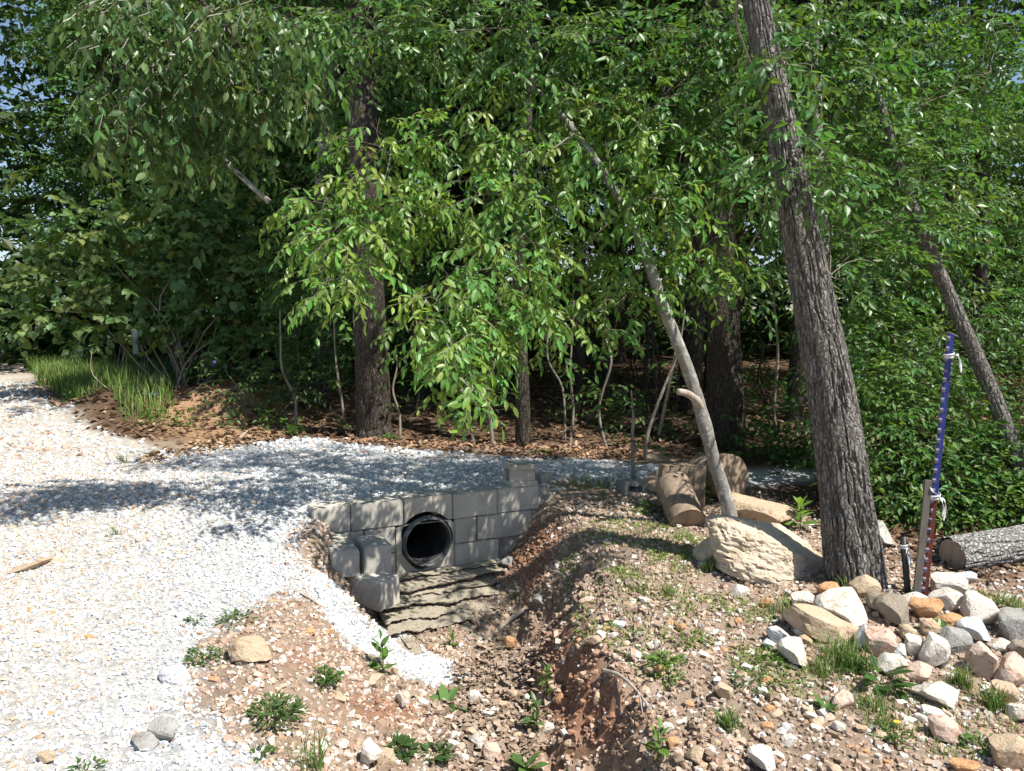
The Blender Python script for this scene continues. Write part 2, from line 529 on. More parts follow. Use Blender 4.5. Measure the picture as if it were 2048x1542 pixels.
ROAD = np.concatenate([plan([(15, 712), (60, 770), (150, 825), (230, 868), (330, 900), (470, 892), (600, 876), (690, 880), (830, 902), (1000, 915),
                             (1180, 922), (1300, 930), (1480, 936), (1640, 940), (1650, 958), (1420, 985), (1290, 985), (1190, 972), (1130, 962)]),
                       np.array([WB + WU * .05, WB - WN * .02, WA - WN * .02]),
                       plan([(598, 1070), (600, 1120), (655, 1195), (580, 1190), (490, 1225), (430, 1290), (400, 1400), (470, 1480), (540, 1542)]),
                       np.array([[-1.2, 1.0], [-1.0, -8], [-40, -8], [-40, 60], [-16, 40]])])
SPILL = plan([(655, 1150), (700, 1200), (735, 1262), (790, 1262), (860, 1310), (945, 1352), (900, 1375), (800, 1345), (700, 1290), (640, 1220), (600, 1160)])
CLAYS = [plan(p) for p in ([(985, 1075), (1060, 1030), (1130, 1050), (1100, 1150), (1050, 1230), (1000, 1150)],
                           [(550, 1300), (640, 1290), (660, 1340), (570, 1345)],
                           [(680, 1390), (800, 1400), (860, 1440), (740, 1450), (660, 1420)],
                           [(1060, 1270), (1200, 1330), (1300, 1440), (1420, 1542), (1120, 1542), (1080, 1400)])]
BANKSOIL = plan([(320, 800), (360, 770), (440, 760), (560, 790), (640, 850), (560, 872), (400, 885), (330, 868)])

def zone_color(P):
    x, y = P[:, 0], P[:, 1]
    jit = .12 * n2(x, y, 2.5, 3, 71) + .05 * n2(x, y, 9, 2, 72)
    g = ss(-.10, .14, sdist(P, ROAD) + jit)
    g = np.maximum(g, ss(-.04, .05, sdist(P, SPILL) + jit * .4))
    tan = np.array([.33, .25, .185]); clay = np.array([.32, .165, .10]); lit = np.array([.125, .082, .052]); grav = np.array([.50, .50, .49]); roadc = np.array([.52, .475, .41])
    c = tan[None] * (1 + .25 * n2(x, y, 3, 3, 73))[:, None]
    cl = np.zeros(len(P))
    for q in CLAYS:
        cl = np.maximum(cl, ss(-.10, .10, sdist(P, q) + jit))
    cl *= .85
    c = c * (1 - cl[:, None]) + clay * cl[:, None]
    woods = ss(7.3, 8.2, y + .6 * jit + .12 * np.minimum(x, 0)) * ss(-7.5, -5.0, x + .35 * (y - 9))
    woods = np.maximum(woods, ss(2.2, 2.9, x + .3 * (y - 4.3) + jit) * ss(4.1, 4.7, y + jit))
    woods = np.maximum(woods, ss(14, 18, y) * ss(-9, -6, x + .5 * (y - 12)))
    c = c * (1 - woods[:, None]) + lit * woods[:, None]
    b = ss(-.15, .15, sdist(P, BANKSOIL) + jit)
    c = c * (1 - b[:, None]) + np.array([.36, .225, .13]) * b[:, None]
    fresh = ss(-3.2, -1.6, x + jit * 3 + .25 * (y - 5))
    gc = roadc * (1 - fresh[:, None]) + grav * fresh[:, None]
    c = c * (1 - g[:, None]) + gc * g[:, None]
    return c, g, woods, cl

def axis_grid(lo, hi, step, far, grow=1.22):
    a = list(np.arange(lo, hi + step * .5, step))
    d, x, up = step, hi, []
    while x < far:
        d = min(d * grow, 30); x += d; up.append(x)
    d, x, dn = step, lo, []
    while x > -far:
        d = min(d * grow, 30); x -= d; dn.append(x)
    return np.array(dn[::-1] + a + up)

gx = axis_grid(-5.2, 3.6, .028, 400)
gy = axis_grid(2.2, 8.2, .028, 400)
GX, GY = np.meshgrid(gx, gy)
GZv = hgt(GX.ravel(), GY.ravel())
GP = np.stack([GX.ravel(), GY.ravel(), GZv], 1)
nx, ny = len(gx), len(gy)
ii = (np.arange(ny - 1)[:, None] * nx + np.arange(nx - 1)[None]).ravel()
GQ = np.stack([ii, ii + 1, ii + nx + 1, ii + nx], 1)
_c = GP[GQ].mean(1)                                           # no soil inside the culvert
_s = (_c[:, 0] - WA[0]) * WU[0] + (_c[:, 1] - WA[1]) * WU[1]; _d = (_c[:, 0] - WA[0]) * WN[0] + (_c[:, 1] - WA[1]) * WN[1]
GQ = GQ[~((np.abs(_s - .838) < .185) & (_d > -.2) & (_d < .0) & (_c[:, 2] > -.28) & (_c[:, 2] < .24))]
zc_, zg_, zw_, zcl_ = zone_color(GP[:, :2])
link('ground', make_mesh('ground', GP, GQ, M_GROUND, zc_, True), kind='structure', label='rutted ground with gravel drive, clay ditch and wooded floor')

# ---------------------------------------------------------------- stones
def ico(sub):
    bm = bmesh.new()
    bmesh.ops.create_icosphere(bm, subdivisions=sub, radius=1)
    V = np.array([v.co[:] for v in bm.verts]); F = np.array([[v.index for v in f.verts] for f in bm.faces])
    bm.free()
    return V, F
ICO = {k: ico(k) for k in (1, 2, 3, 4, 5, 6)}

def chip_arrays(seed):
    """small crushed stone: a skewed eight-cornered chip"""
    r = np.random.default_rng(seed)
    V = np.array([(x, y, z) for z in (-1, 1) for y in (-1, 1) for x in (-1, 1)], float)
    V = V * r.uniform(.45, 1.0, (8, 3)) + r.normal(size=(8, 3)) * .12
    F = np.array([(0, 2, 3), (0, 3, 1), (4, 5, 7), (4, 7, 6), (0, 1, 5), (0, 5, 4), (1, 3, 7), (1, 7, 5), (3, 2, 6), (3, 6, 7), (2, 0, 4), (2, 4, 6)])
    V -= (V.max(0) + V.min(0)) / 2
    return V / np.abs(V).max(0), F

def rock_arrays(seed, sub=3, cuts=13, rough=.075, lump=.22):
    r = np.random.default_rng(seed)
    V, F = ICO[sub]
    V = V * (1 + lump * fbm(V * 1.3 + seed * 5.1, 2, seed))[:, None]
    for _ in range(cuts):
        n = r.normal(size=3); n /= np.linalg.norm(n)
        d = r.uniform(.42, .80)
        e = np.maximum(V @ n - d, 0)
        V = V - e[:, None] * n * .97
    if rough:
        V = V * (1 + rough * fbm(V * 4 + seed, 3, seed + 3))[:, None]
        V = V * (1 + rough * .5 * fbm(V * 13 + seed, 2, seed + 9))[:, None]
    V = V - (V.max(0) + V.min(0)) / 2
    return V / (np.abs(V).max(0)), F

def frames(n, r, up=None, tilt=np.pi):
    """random rotation matrices"""
    q = r.normal(size=(n, 4)); q /= np.linalg.norm(q, axis=1)[:, None]
    w, x, y, z = q.T
    return np.stack([1-2*(y*y+z*z), 2*(x*y-z*w), 2*(x*z+y*w), 2*(x*y+z*w), 1-2*(x*x+z*z), 2*(y*z-x*w), 2*(x*z-y*w), 2*(y*z+x*w), 1-2*(x*x+y*y)], 1).reshape(n, 3, 3)

def yaw_frames(a, tilt, r):
    n = len(a)
    z = np.stack([r.normal(size=n) * tilt, r.normal(size=n) * tilt, np.ones(n)], 1); z /= np.linalg.norm(z, axis=1)[:, None]
    x = np.stack([np.cos(a), np.sin(a), np.zeros(n)], 1); x -= (x * z).sum(1)[:, None] * z; x /= np.linalg.norm(x, axis=1)[:, None]
    y = np.cross(z, x)
    return np.stack([x, y, z], 2)

def scatter_stones(name, P, size, tint, flat=.6, subs=1, label=None, templates=14, sink=.25, cuts=5):
    """many small stones in one mass"""
    n = len(P); r = np.random.default_rng(len(P))
    tm = [chip_arrays(900 + k) for k in range(templates)]
    which = r.integers(0, templates, n)
    parts, tints = [], []
    R = yaw_frames(r.uniform(0, 6.28, n), .35, r)
    sc = np.stack([size * r.uniform(.8, 1.25, n), size * r.uniform(.65, 1.0, n), size * flat * r.uniform(.7, 1.2, n)], 1)
    Vs, Fs, Ts, o = [], [], [], 0
    for k in range(templates):
        m = which == k
        tv, tf = tm[k]
        V = np.einsum('nij,nkj->nki', R[m], tv[None] * sc[m][:, None]) + P[m][:, None] + np.array([0, 0, 1.0]) * (sc[m][:, 2] * (1 - 2 * sink))[:, None, None]
        cnt = m.sum()
        Vs.append(V.reshape(-1, 3)); Fs.append((tf[None] + (np.arange(cnt) * len(tv))[:, None, None]).reshape(-1, 3) + o)
        Ts.append(np.repeat(tint[m], len(tv), 0)); o += cnt * len(tv)
    return link(name, make_mesh(name, np.concatenate(Vs), np.concatenate(Fs), M_STONE, np.concatenate(Ts)), kind='stuff', label=label, category=name.replace('_', ' '))

def visible_xy(n, y0, y1, r, margin=.12, xlo=-1.0, xhi=1.0):
    """uniform plan points inside the view wedge"""
    k = (1024 / F_PX) * (1 + margin)
    Y = np.sqrt(r.uniform(y0 ** 2, y1 ** 2, n))
    X = Y * k * r.uniform(xlo, xhi, n)
    return np.stack([X, Y], 1)

GRAVC = np.array([(.62, .63, .63), (.55, .57, .585), (.67, .67, .65), (.50, .52, .54), (.60, .58, .54), (.45, .47, .49)])
BANKC = np.array([(.45, .35, .27), (.40, .29, .215), (.54, .48, .41), (.62, .585, .54), (.35, .235, .17), (.48, .34, .26)])
def pal(palette, n, r, warm=None, jit=.14):
    c = palette[r.integers(0, len(palette), n)] * r.uniform(1 - jit, 1 + jit, n)[:, None]
    return np.clip(c, 0, .8)

def gravel_field(name, y0, y1, dens, smin, smax, label, subs=1, xlo=-1.0, xhi=.45):
    k = (1024 / F_PX) * 1.12
    area = .5 * (y1 ** 2 - y0 ** 2) * k * (xhi - xlo)
    n = int(area * dens)
    P = visible_xy(n, y0, y1, rng, .12, xlo, xhi)
    c, g, w, cl = zone_color(P)
    fresh = ss(-3.4, -1.4, P[:, 0] + .25 * (P[:, 1] - 5) + .4 * n2(P[:, 0], P[:, 1], 1.5, 2, 5))
    keep = rng.uniform(size=n) < g * (.5 + .5 * fresh) * (.8 + .5 * n2(P[:, 0], P[:, 1], 2.0, 3, 91))
    keep &= ~((np.abs((P - WA) @ WU - .838) < .26) & ((P - WA) @ WN > -.22) & ((P - WA) @ WN < .1))
    P, fresh = P[keep], fresh[keep]
    n = len(P)
    size = (smin + (smax - smin) * rng.beta(1.4, 4, n)) * .5
    t = pal(GRAVC, n, rng)
    warm = rng.uniform(size=n) < (.05 + .22 * (1 - fresh))
    t[warm] = pal(np.array([(.60, .49, .36), (.55, .40, .28), (.50, .34, .25), (.64, .56, .44)]), warm.sum(), rng)
    P3 = np.column_stack([P, hgt(P[:, 0], P[:, 1])])
    return scatter_stones(name, P3, size, t, .62, subs, label)

gravel_field('gravel', 2.45, 4.6, 4300, .011, .034, 'loose pale crushed gravel on the near part of the drive')
gravel_field('gravel', 4.6, 7.2, 2700, .016, .042, 'pale crushed gravel banked up against the block wall', 1, -1, .35)
gravel_field('gravel', 7.2, 14, 420, .03, .07, 'pale crushed gravel on the far part of the drive', 1, -1.0, .5)

# stony clay bank and ditch: small stones
def bank_stones():
    n = 62000
    P = visible_xy(n, 2.5, 6.3, rng, .1, -.6, 1.0)
    c, g, w, cl = zone_color(P)
    s = P[:, 0] - np.interp(P[:, 1], DY, DX)
    d = (P - WA) @ WN
    near = ss(4.9, 3.4, P[:, 1])
    keep = (rng.uniform(size=n) < (1 - g) * (1 - .75 * w) * (.62 + .5 * n2(P[:, 0], P[:, 1], 2.4, 3, 61)) * (.6 + .4 * near + .3 * (P[:, 0] < -.3)) * (1 - .35 * cl)) & (d > .06)
    P = P[keep]; n = len(P)
    size = (.010 + .042 * rng.beta(1.1, 4.6, n)) * .5
    t = pal(BANKC, n, rng, jit=.2)
    scatter_stones('stone_chips', np.column_stack([P, hgt(P[:, 0], P[:, 1])]), size, t, .65, 1, 'tan and white stone chips strewn over the clay bank and ditch')
bank_stones()

def clods():
    n = 30000
    P = visible_xy(n, 2.5, 6.2, rng, .1, -.25, .9)
    s_ = P[:, 0] - np.interp(P[:, 1], DY, DX)
    c, g, w, cl = zone_color(P)
    d = (P - WA) @ WN
    keep = (rng.uniform(size=n) < (1 - g) * (.25 + .75 * np.maximum(cl, ss(1.3, .3, np.abs(s_ - .35)))) * (.6 + .6 * n2(P[:, 0], P[:, 1], 3.1, 3, 66))) & (d > .06)
    P = P[keep]; n = len(P)
    t = np.clip(zone_color(P)[0] * rng.uniform(.75, 1.15, n)[:, None], 0, .8)
    scatter_stones('soil_clods', np.column_stack([P, hgt(P[:, 0], P[:, 1])]), (.012 + .05 * rng.beta(1.1, 5, n)) * .5, t, .75, 1, 'crumbly reddish soil clods over the eroded bank', cuts=3)
clods()

def spill_gravel():
    lo, hi = SPILL.min(0), SPILL.max(0)
    P = rng.uniform(lo, hi, (3000, 2))
    sd = sdist(P, SPILL)
    P = P[(sd > -.05) & (rng.uniform(size=len(P)) < ss(-.05, .08, sd))]
    n = len(P)
    scatter_stones('gravel', np.column_stack([P, hgt(P[:, 0], P[:, 1])]), (.016 + .028 * rng.beta(1.4, 4, n)) * .5, pal(GRAVC, n, rng), .65, 1, 'white gravel spilled down the ditch side below the stacked blocks')
spill_gravel()

# ---------------------------------------------------------------- single rocks
ROCK_ME = {}
def rock_mesh(seed, kind, sub=3):
    k = (seed, kind, sub)
    if k not in ROCK_ME:
        V, F = rock_arrays(seed, sub)
        ROCK_ME[k] = make_mesh('rock', V, F, M_RK[kind])
    return ROCK_ME[k]

def rock(px, py, w, h, kind, label, name='rock', group=None, seed=None, roll=None, lift=0.0, deep=.9, category='rock'):
    b = G(px, py + h * .42)
    Y = b[1]
    u = Y / F_PX
    r = np.random.default_rng(int(px * 7 + py))
    seed = int(r.integers(0, 12)) if seed is None else seed
    o = link(name, rock_mesh(seed, kind, 3 if w > 30 else 2), None, None, label=label, category=category, group=group)
    W, H = 1.1 * w * u / 2, 1.1 * h * u / 2
    c = S(px, py, Y + W * .25)
    o.location = (c[0], c[1], c[2] + lift)
    o.scale = (W, deep * (W + H) / 2, H)
    o.rotation_euler = (r.uniform(-.2, .2), (roll if roll is not None else r.uniform(-.25, .25)), 0)
    return o

PILE = 'stones of the rock pile by the posts'
for a in [
 (1686,1223,92,70,'white','large round white rock with a tan side near the furrowed tree foot'),
 (1640,1250,146,58,'tan','long tan rock with a pale tail, low on the left of the rock pile', .28),
 (1557,1275,52,36,'blue','pale bluish flat stone at the left end of the rock pile', .45),
 (1588,1309,54,56,'white','cream squarish stone at the left foot of the rock pile'),
 (1663,1186,46,36,'orange','orange stone lying against the furrowed tree foot'),
 (1606,1203,42,34,'white','speckled pale stone just below the big boulder corner'),
 (1729,1174,54,50,'tan','jagged pale tan stone leaning on the furrowed tree root'),
 (1790,1226,66,60,'brown','dark grey brown rounded stone in the middle of the rock pile'),
 (1754,1206,42,40,'brown','smaller dark stone behind the white round rock'),
 (1832,1202,54,34,'white','white stone at the foot of the leaning stakes'),
 (1856,1224,58,50,'orange','tan orange block shaped stone in front of the metal post'),
 (1898,1174,66,50,'white','topmost white rock of the pile right of the metal post'),
 (1890,1203,58,46,'white','white rock directly below the topmost white one'),
 (1907,1243,50,30,'orange','small bright orange stone wedged in the rock pile'),
 (1961,1226,82,60,'white','long pale slab sloping down the right side of the pile', .45),
 (1950,1264,56,48,'blue','clean white bluish angular stone right of the orange one'),
 (2034,1255,70,62,'grey','big grey rock with dark shaded side at the right edge'),
 (1818,1267,36,34,'tan','small tan stone under the dark rounded stone'),
 (1862,1257,44,36,'tan','tan stone with a seedling on it, under the orange block'),
 (1907,1280,60,52,'grey','grey tan rounded stone below the small orange one'),
 (1726,1275,26,52,'blue','narrow bluish white stone standing on end'),
 (1761,1287,56,58,'pink','rough pink and white pitted stone in the grass'),
 (1827,1293,34,42,'white','small upright white stone left of the slanting one'),
 (1868,1304,46,66,'white','slanting smooth white stone on the front of the pile', .55),
 (1798,1304,28,34,'blue','small grey white stone beside the pitted one'),
 (1781,1327,58,40,'white','low white flat topped stone above the broad leaved weed'),
 (1838,1345,62,42,'pink','pinkish low stone on the front foot of the pile'),
 (1888,1319,26,36,'brown','brown stone tucked under the slanting white stone'),
 (1961,1324,48,70,'pink','tall pitted pale pink stone left of the big pink rock'),
 (2003,1292,46,30,'white','small pale stone above the big pink rock'),
 (2022,1345,64,68,'pink','big pink rock with dark lower face at the right edge'),
 (2040,1304,42,42,'brown','brown stone above the big pink rock at the frame edge'),
]:
    rock(a[0], a[1], a[2], a[3], a[4], a[5], group=PILE, roll=a[6] if len(a) > 6 else None)

for a in [
 (1872,1389,80,56,'white','flat white speckled stone lying apart in front of the pile', .3),
 (2008,1389,50,46,'tan','grey tan stone beside the far right grass tuft'),
 (2034,1426,42,36,'white','pale stone at the right edge under the grey tan one'),
 (1893,1459,66,50,'pink','rounded pinkish tan stone low on the right bank'),
 (2022,1508,68,66,'tan','large tan brown rock in the bottom right corner'),
 (1930,1536,56,28,'orange','flat tan stone cut by the bottom edge'),
 (1683,1402,46,34,'pink','lone tan pink stone on the bare bank'),
 (1525,1520,54,44,'white','angular white stone near the bottom edge'),
 (1580,1482,32,22,'white','white stone, the lower of a close pair'),
 (1574,1458,20,20,'blue','small white stone, the upper of a close pair'),
 (1524,1382,20,17,'white','single tiny white stone beside the clover patch'),
 (1864,1428,46,24,'white','thin white flake under the flat speckled stone', .2),
 (1537,1290,22,20,'blue','small bluish stone under the flat bluish one'),
 (1610,1282,26,20,'tan','small tan stone under the long tan rock'),
 (1534,1206,26,20,'orange','small orange striped stone in the dead leaves'),
 (1480,1183,36,26,'white','square white stone under the boulder overhang'),
 (1446,1384,34,32,'tan','tan cube shaped stone on the middle of the bank'),
 (1240,1252,24,20,'blue','bluish white stone half way down the bank'),
 (1190,1280,46,20,'tan','flat tan stone sunk in the bank above the erosion face'),
 (1390,1512,30,46,'tan','upright tan stone by the bottom of the erosion face', .2),
 (1120,1400,22,30,'orange','tan oval stone stuck in the eroded clay'),
 (1195,1395,16,30,'tan','small upright stone at the lip of the erosion'),
 (500,1299,82,52,'tan','pitted tan boulder on the left shoulder of the ditch', -.2),
 (350,1348,60,30,'blue','white flat stone sunk in the road gravel'),
 (330,1462,60,46,'grey','smooth grey stone embedded in the road gravel'),
 (286,1486,56,30,'grey','flat grey stone next to the smooth embedded one'),
 (95,1514,38,26,'tan','brown rounded stone near the bottom left corner'),
 (40,1138,110,12,'tan','flat tan rock slab flush with the road at the left edge'),
 (105,1122,60,9,'tan','smaller flat tan slab beside the flush road slab'),
 (738,1514,42,52,'white','cream wedge stone under the lobed weed', .4),
 (772,1524,40,44,'tan','tan stone next to the cream wedge stone'),
 (745,1362,46,26,'tan','tan stone above the red patch on the ditch shoulder'),
 (805,1400,30,36,'white','pale upright stone in the ditch bottom'),
 (950,1395,26,26,'white','white stone beside the broad leaved ditch weed'),
 (955,1480,34,44,'white','pale stone on the ditch floor near the bottom edge'),
 (985,1505,40,36,'pink','pink stone on the ditch floor near the bottom edge'),
 (1020,1285,26,24,'orange','orange stone at the lower end of the buried stick'),
 (1082,1200,30,22,'grey','grey stone at the foot of the red bank'),
 (1015,1125,30,24,'grey','grey stone beside the wall corner'),
 (620,1262,24,16,'orange','orange stone on the gravel shoulder'),
 (655,1265,22,14,'orange','second smaller orange stone on the gravel shoulder'),
 (1754,1072,60,52,'concrete','grey flat slab behind the furrowed tree'),
 (1932,1157,40,22,'blue','white stone under the fallen grey log'),
]:
    rock(a[0], a[1], a[2], a[3], a[4], a[5], roll=a[6] if len(a) > 6 else None, category='stone')

# loose fist-sized stones that look alike
def loose_stones():
    spots = []
    r = np.random.default_rng(5)
    zones = [((1250, 1700), (1400, 1540), 60), ((1650, 2048), (1400, 1540), 34), ((1500, 2048), (1230, 1370), 46), ((880, 1150), (1380, 1540), 36), ((560, 900), (1380, 1540), 34),
             ((1150, 1500), (1180, 1400), 40), ((0, 560), (1200, 1540), 38)]
    for zi, ((x0, x1), (y0, y1), n) in enumerate(zones):
        for _ in range(n):
            spots.append((r.uniform(x0, x1), r.uniform(y0, y1), r.uniform(12, 27), zi))
    where = ['below the eroded clay face', 'low on the bank at the bottom right', 'filling gaps of the rock pile', 'on the ditch floor', 'on the ditch shoulder left of the ditch', 'on the open bank left of the boulder', 'pressed into the road gravel']
    for x, y, w, zi in spots:
        road = x < 560 and y < 1541
        k = r.choice(['tan', 'white', 'pink', 'orange', 'white', 'tan']) if not road else r.choice(['white', 'tan', 'blue', 'orange'])
        h = w * r.uniform(.5, .85) * (.6 if road else 1)
        rock(x, y, w, h, str(k), 'small loose stone ' + where[zi], 'loose_stone', 'loose stones ' + where[zi], category='stone', lift=-.004)
loose_stones()

# big boulders
def boulder(name, px0, px1, py0, py1, Y, label, seed, kind='boulder', roll=0., depth=.6, strata=True):
    V, F = rock_arrays(seed, 6, 12, .05, .2)
    if strata:
        z = V[:, 2] + .12 * fbm(V * 1.7 + 3, 3, 5)
        lay = np.abs(((z * 3.1) % 1.0) - .5) * 2
        brk = ss(-.1, .25, fbm(V * 2.2 + 9, 3, 55))
        V = V * (1 - .06 * ss(.86, 1.0, lay) * brk)[:, None]
        V = V * (1 + .05 * fbm(V * np.array([4, 4, 9]), 5, 12, .6))[:, None]
        pit = fbm(V * 15, 3, 31)
        V = V * (1 - .035 * ss(.22, .5, pit) + .012 * fbm(V * 40, 2, 77))[:, None]
    c = S((px0 + px1) / 2, (py0 + py1) / 2, Y)
    u = Y / F_PX
    W, H = (px1 - px0) * u / 2, (py1 - py0) * u / 2
    o = link(name, make_mesh(name, V * np.array([W, W * depth, H]), F, M_RK[kind]), None, c, label=label, category='boulder')
    o.rotation_euler = (0, roll, 0)
    return o
boulder('boulder', 1402, 1684, 1046, 1192, 4.5, 'big cream limestone boulder with a shaded top beside the furrowed tree', 3, 'boulder', .20, .72)
boulder('boulder', 1388, 1462, 1070, 1136, 4.6, 'small cream boulder wedged against the left end of the big one', 6, 'boulder', .1, .9)
boulder('boulder', 1440, 1592, 1000, 1072, 5.35, 'gravelly tan boulder behind the thin leaning tree', 8, 'tan', .14, .8, False)

# ---------------------------------------------------------------- block wall, culvert, loose blocks
BL, BD, BH = .385, .19, .195
def block_mesh(name, L, D, H, seed, chip=.008):
    """solid concrete block with slightly worn edges and uneven faces, origin at its base centre"""
    bm = bmesh.new()
    bmesh.ops.create_cube(bm, size=1)
    for v in bm.verts:
        v.co = Vector((v.co.x * L, v.co.y * D, (v.co.z + .5) * H))
    bmesh.ops.bevel(bm, geom=bm.edges[:], offset=.006, segments=2, affect='EDGES')
    bmesh.ops.subdivide_edges(bm, edges=[e for e in bm.edges if e.calc_length() > .05], cuts=5, use_grid_fill=True)
    bmesh.ops.triangulate(bm, faces=bm.faces[:])
    V = np.array([v.co[:] for v in bm.verts]); F = np.array([[v.index for v in f.verts] for f in bm.faces])
    bm.free()
    edge = (np.abs(np.abs(V[:, 0]) - L / 2) < .012).astype(int) + (np.abs(np.abs(V[:, 1]) - D / 2) < .012) + (np.abs(np.abs(V[:, 2] - H / 2) - H / 2) < .012)
    nz = fbm(V * 30 + seed * 3.3, 2, seed)
    V = V - (np.sign(V - np.array([0, 0, H / 2]))) * (chip * np.clip(nz, 0, 1) * (edge >= 2))[:, None]
    V = V + .0015 * np.stack([fbm(V * 18 + 7 * k + seed, 2, k) for k in range(3)], 1)
    return make_mesh(name, V, F, M_BLOCK)

wall = thing('block_wall', (WA[0], WA[1], -.30), 'dry stacked grey concrete block retaining wall around the culvert pipe', 'wall')
wall.rotation_euler = (0, 0, math.atan2(WU[1], WU[0]))
def wall_block(s0, s1, z0, z1, seed, dy=0., tilt=0., label=None, rz=0.):
    g = .003
    o = link('concrete_block', block_mesh('concrete_block', s1 - s0 - 2 * g, BD, z1 - z0 - .004, seed), wall, ((s0 + s1) / 2, BD / 2 + dy, z0 + .30), label=label)
    o.rotation_euler = (tilt, 0, rz)
    return o
# courses: z of each course top is .29, .095, -.10, -.295
seam = [0, .27, .665, 1.045, 1.425, WL]
for i in range(5):
    if i == 2:
        continue
    wall_block(seam[i], seam[i + 1], .095, .29, 10 + i, dy=[.012, 0, .008, -.004, .006][i], rz=[.01, -.012, 0, .008, -.01][i])
wall_block(.02, .36, -.10, .095, 21, dy=.006)
wall_block(.36, .60, -.10, .095, 22)
wall_block(1.062, 1.25, -.10, .095, 23, dy=.003)
wall_block(1.25, WL - .06, -.10, .095, 24, dy=.006)
wall_block(-.05, .28, -.295, -.10, 31, dy=.01)
wall_block(.28, .60, -.295, -.10, 32, dy=.006)
wall_block(1.062, 1.44, -.295, -.10, 33, dy=.004)

# block above the pipe with a chipped notch, and the piece with the round hole
PS, PZ, PR = .838, -.045, .192                                 # pipe centre along the wall, height, radius
def plate_with_hole(s0, s1, z0, z1, sc, zc, r, D, nseg=40, seed=0):
    mb = MB()
    th = np.linspace(0, 2 * np.pi, nseg, endpoint=False)
    rr = r * (1 + .05 * np.sin(th * 3 + seed) + .03 * np.sin(th * 7 + 2))
    hole = np.stack([sc + rr * np.cos(th), zc + rr * np.sin(th)], 1)
    hole[:, 0] = np.clip(hole[:, 0], s0 + .004, s1 - .004); hole[:, 1] = np.clip(hole[:, 1], z0 + .004, z1 - .004)
    out = []
    for a in th:
        c, s = math.cos(a), math.sin(a)
        k = min((s1 - sc) / c if c > 1e-6 else 1e9, (s0 - sc) / c if c < -1e-6 else 1e9, (z1 - zc) / s if s > 1e-6 else 1e9, (z0 - zc) / s if s < -1e-6 else 1e9)
        out.append((sc + c * k, zc + s * k))
    out = np.array(out)
    n = nseg
    V = [(x, 0, z) for x, z in hole] + [(x, 0, z) for x, z in out] + [(x, D, z) for x, z in hole] + [(x, D, z) for x, z in out]
    Fq = []
    for i in range(n):
        j = (i + 1) % n
        Fq += [(i, n + i, n + j, j), (2 * n + i, 2 * n + j, 3 * n + j, 3 * n + i), (i, j, 2 * n + j, 2 * n + i), (n + i, 3 * n + i, 3 * n + j, n + j)]
    mb.add(V, Fq)
    return mb
mb = plate_with_hole(.603, 1.059, -.295 + .30, .092 + .30, PS, PZ + .30, PR + .014, BD, seed=1)
link('pipe_surround', mb.mesh('pipe_surround', M_BLOCK), wall, (0, .007, 0))
# notched block over the pipe
mb = MB()
s0, s1 = seam[2] + .003, seam[3] - .003
xs = np.linspace(s0, s1, 17)
zlo = np.array([max(.098, (PZ + math.sqrt(max(0, (PR + .03) ** 2 - (x - PS) ** 2))) if abs(x - PS) < PR + .03 else -9) for x in xs]) + .30
Vn, Fn = [], []
for x, z in zip(xs, zlo):
    Vn += [(x, 0, z), (x, 0, .588), (x, BD, .588), (x, BD, z)]
for i in range(16):
    a, b = 4 * i, 4 * i + 4
    Fn += [(a, b, b + 1, a + 1), (a + 1, b + 1, b + 2, a + 2), (a + 2, b + 2, b + 3, a + 3), (a + 3, b + 3, b, a)]
Fn += [(0, 1, 2, 3), (64, 67, 66, 65)]
mb.add(Vn, Fn)
link('concrete_block', mb.mesh('notched_block', M_BLOCK), wall, (0, .004, 0), label='block notched along its lower edge over the pipe')

def wall_pt(s, d, z):
    p = WA + WU * s + WN * d
    return (p[0], p[1], z)

# culvert pipe: corrugated outside, open mouth, thick double lip
pipe = thing('culvert_pipe', wall_pt(PS, .03, PZ), 'black corrugated plastic culvert pipe mouth in the block wall', 'pipe')
orient(pipe, (WN[0], WN[1], -.02), (0, 0, 1))
def lathe(prof, n=48):
    th = np.linspace(0, 2 * np.pi, n, endpoint=False)
    V = np.array([(r * math.cos(a), r * math.sin(a), z) for r, z in prof for a in th])
    Fq = [(i * n + j, i * n + (j + 1) % n, (i + 1) * n + (j + 1) % n, (i + 1) * n + j) for i in range(len(prof) - 1) for j in range(n)]
    return V, np.array(Fq)
prof = []
for k in range(26):
    z = -2.6 + k * .1
    prof += [(PR * .985, z), (PR * .985, z + .03), (PR * .93, z + .045), (PR * .93, z + .085)]
V, Fq = lathe(prof)
link('pipe_body', make_mesh('pipe_body', V, Fq, M_PIPE, None, True), pipe)
V, Fq = lathe([(PR * .91, z) for z in np.linspace(-2.6, .0, 20)])
link('pipe_lining', make_mesh('pipe_lining', V, Fq[:, ::-1], M_PIPEIN, None, True), pipe)
V, Fq = lathe([(PR * .905, -.06), (PR * .905, .012), (PR * .92, .022), (PR * .935, .022), (PR * .95, .012), (PR * .955, -.004), (PR * .99, -.010), (PR * 1.0, -.018), (PR * 1.0, -.034), (PR * .98, -.04)])
link('pipe_rim', make_mesh('pipe_rim', V, Fq, M_RIM, None, True), pipe)

def hollow_block(name, L, D, H, cores=2, wall_t=.032, mat=M_BLOCK):
    """block with open cores running along local z"""
    mb = MB()
    mb.box(-L / 2, L / 2, -D / 2, -D / 2 + wall_t, 0, H)
    mb.box(-L / 2, L / 2, D / 2 - wall_t, D / 2, 0, H)
    xs = np.linspace(-L / 2, L / 2 - wall_t, cores + 1)
    for x in xs:
        mb.box(x, x + wall_t, -D / 2 + wall_t, D / 2 - wall_t, .001, H - .001)
    me = mb.mesh(name, mat)
    return me

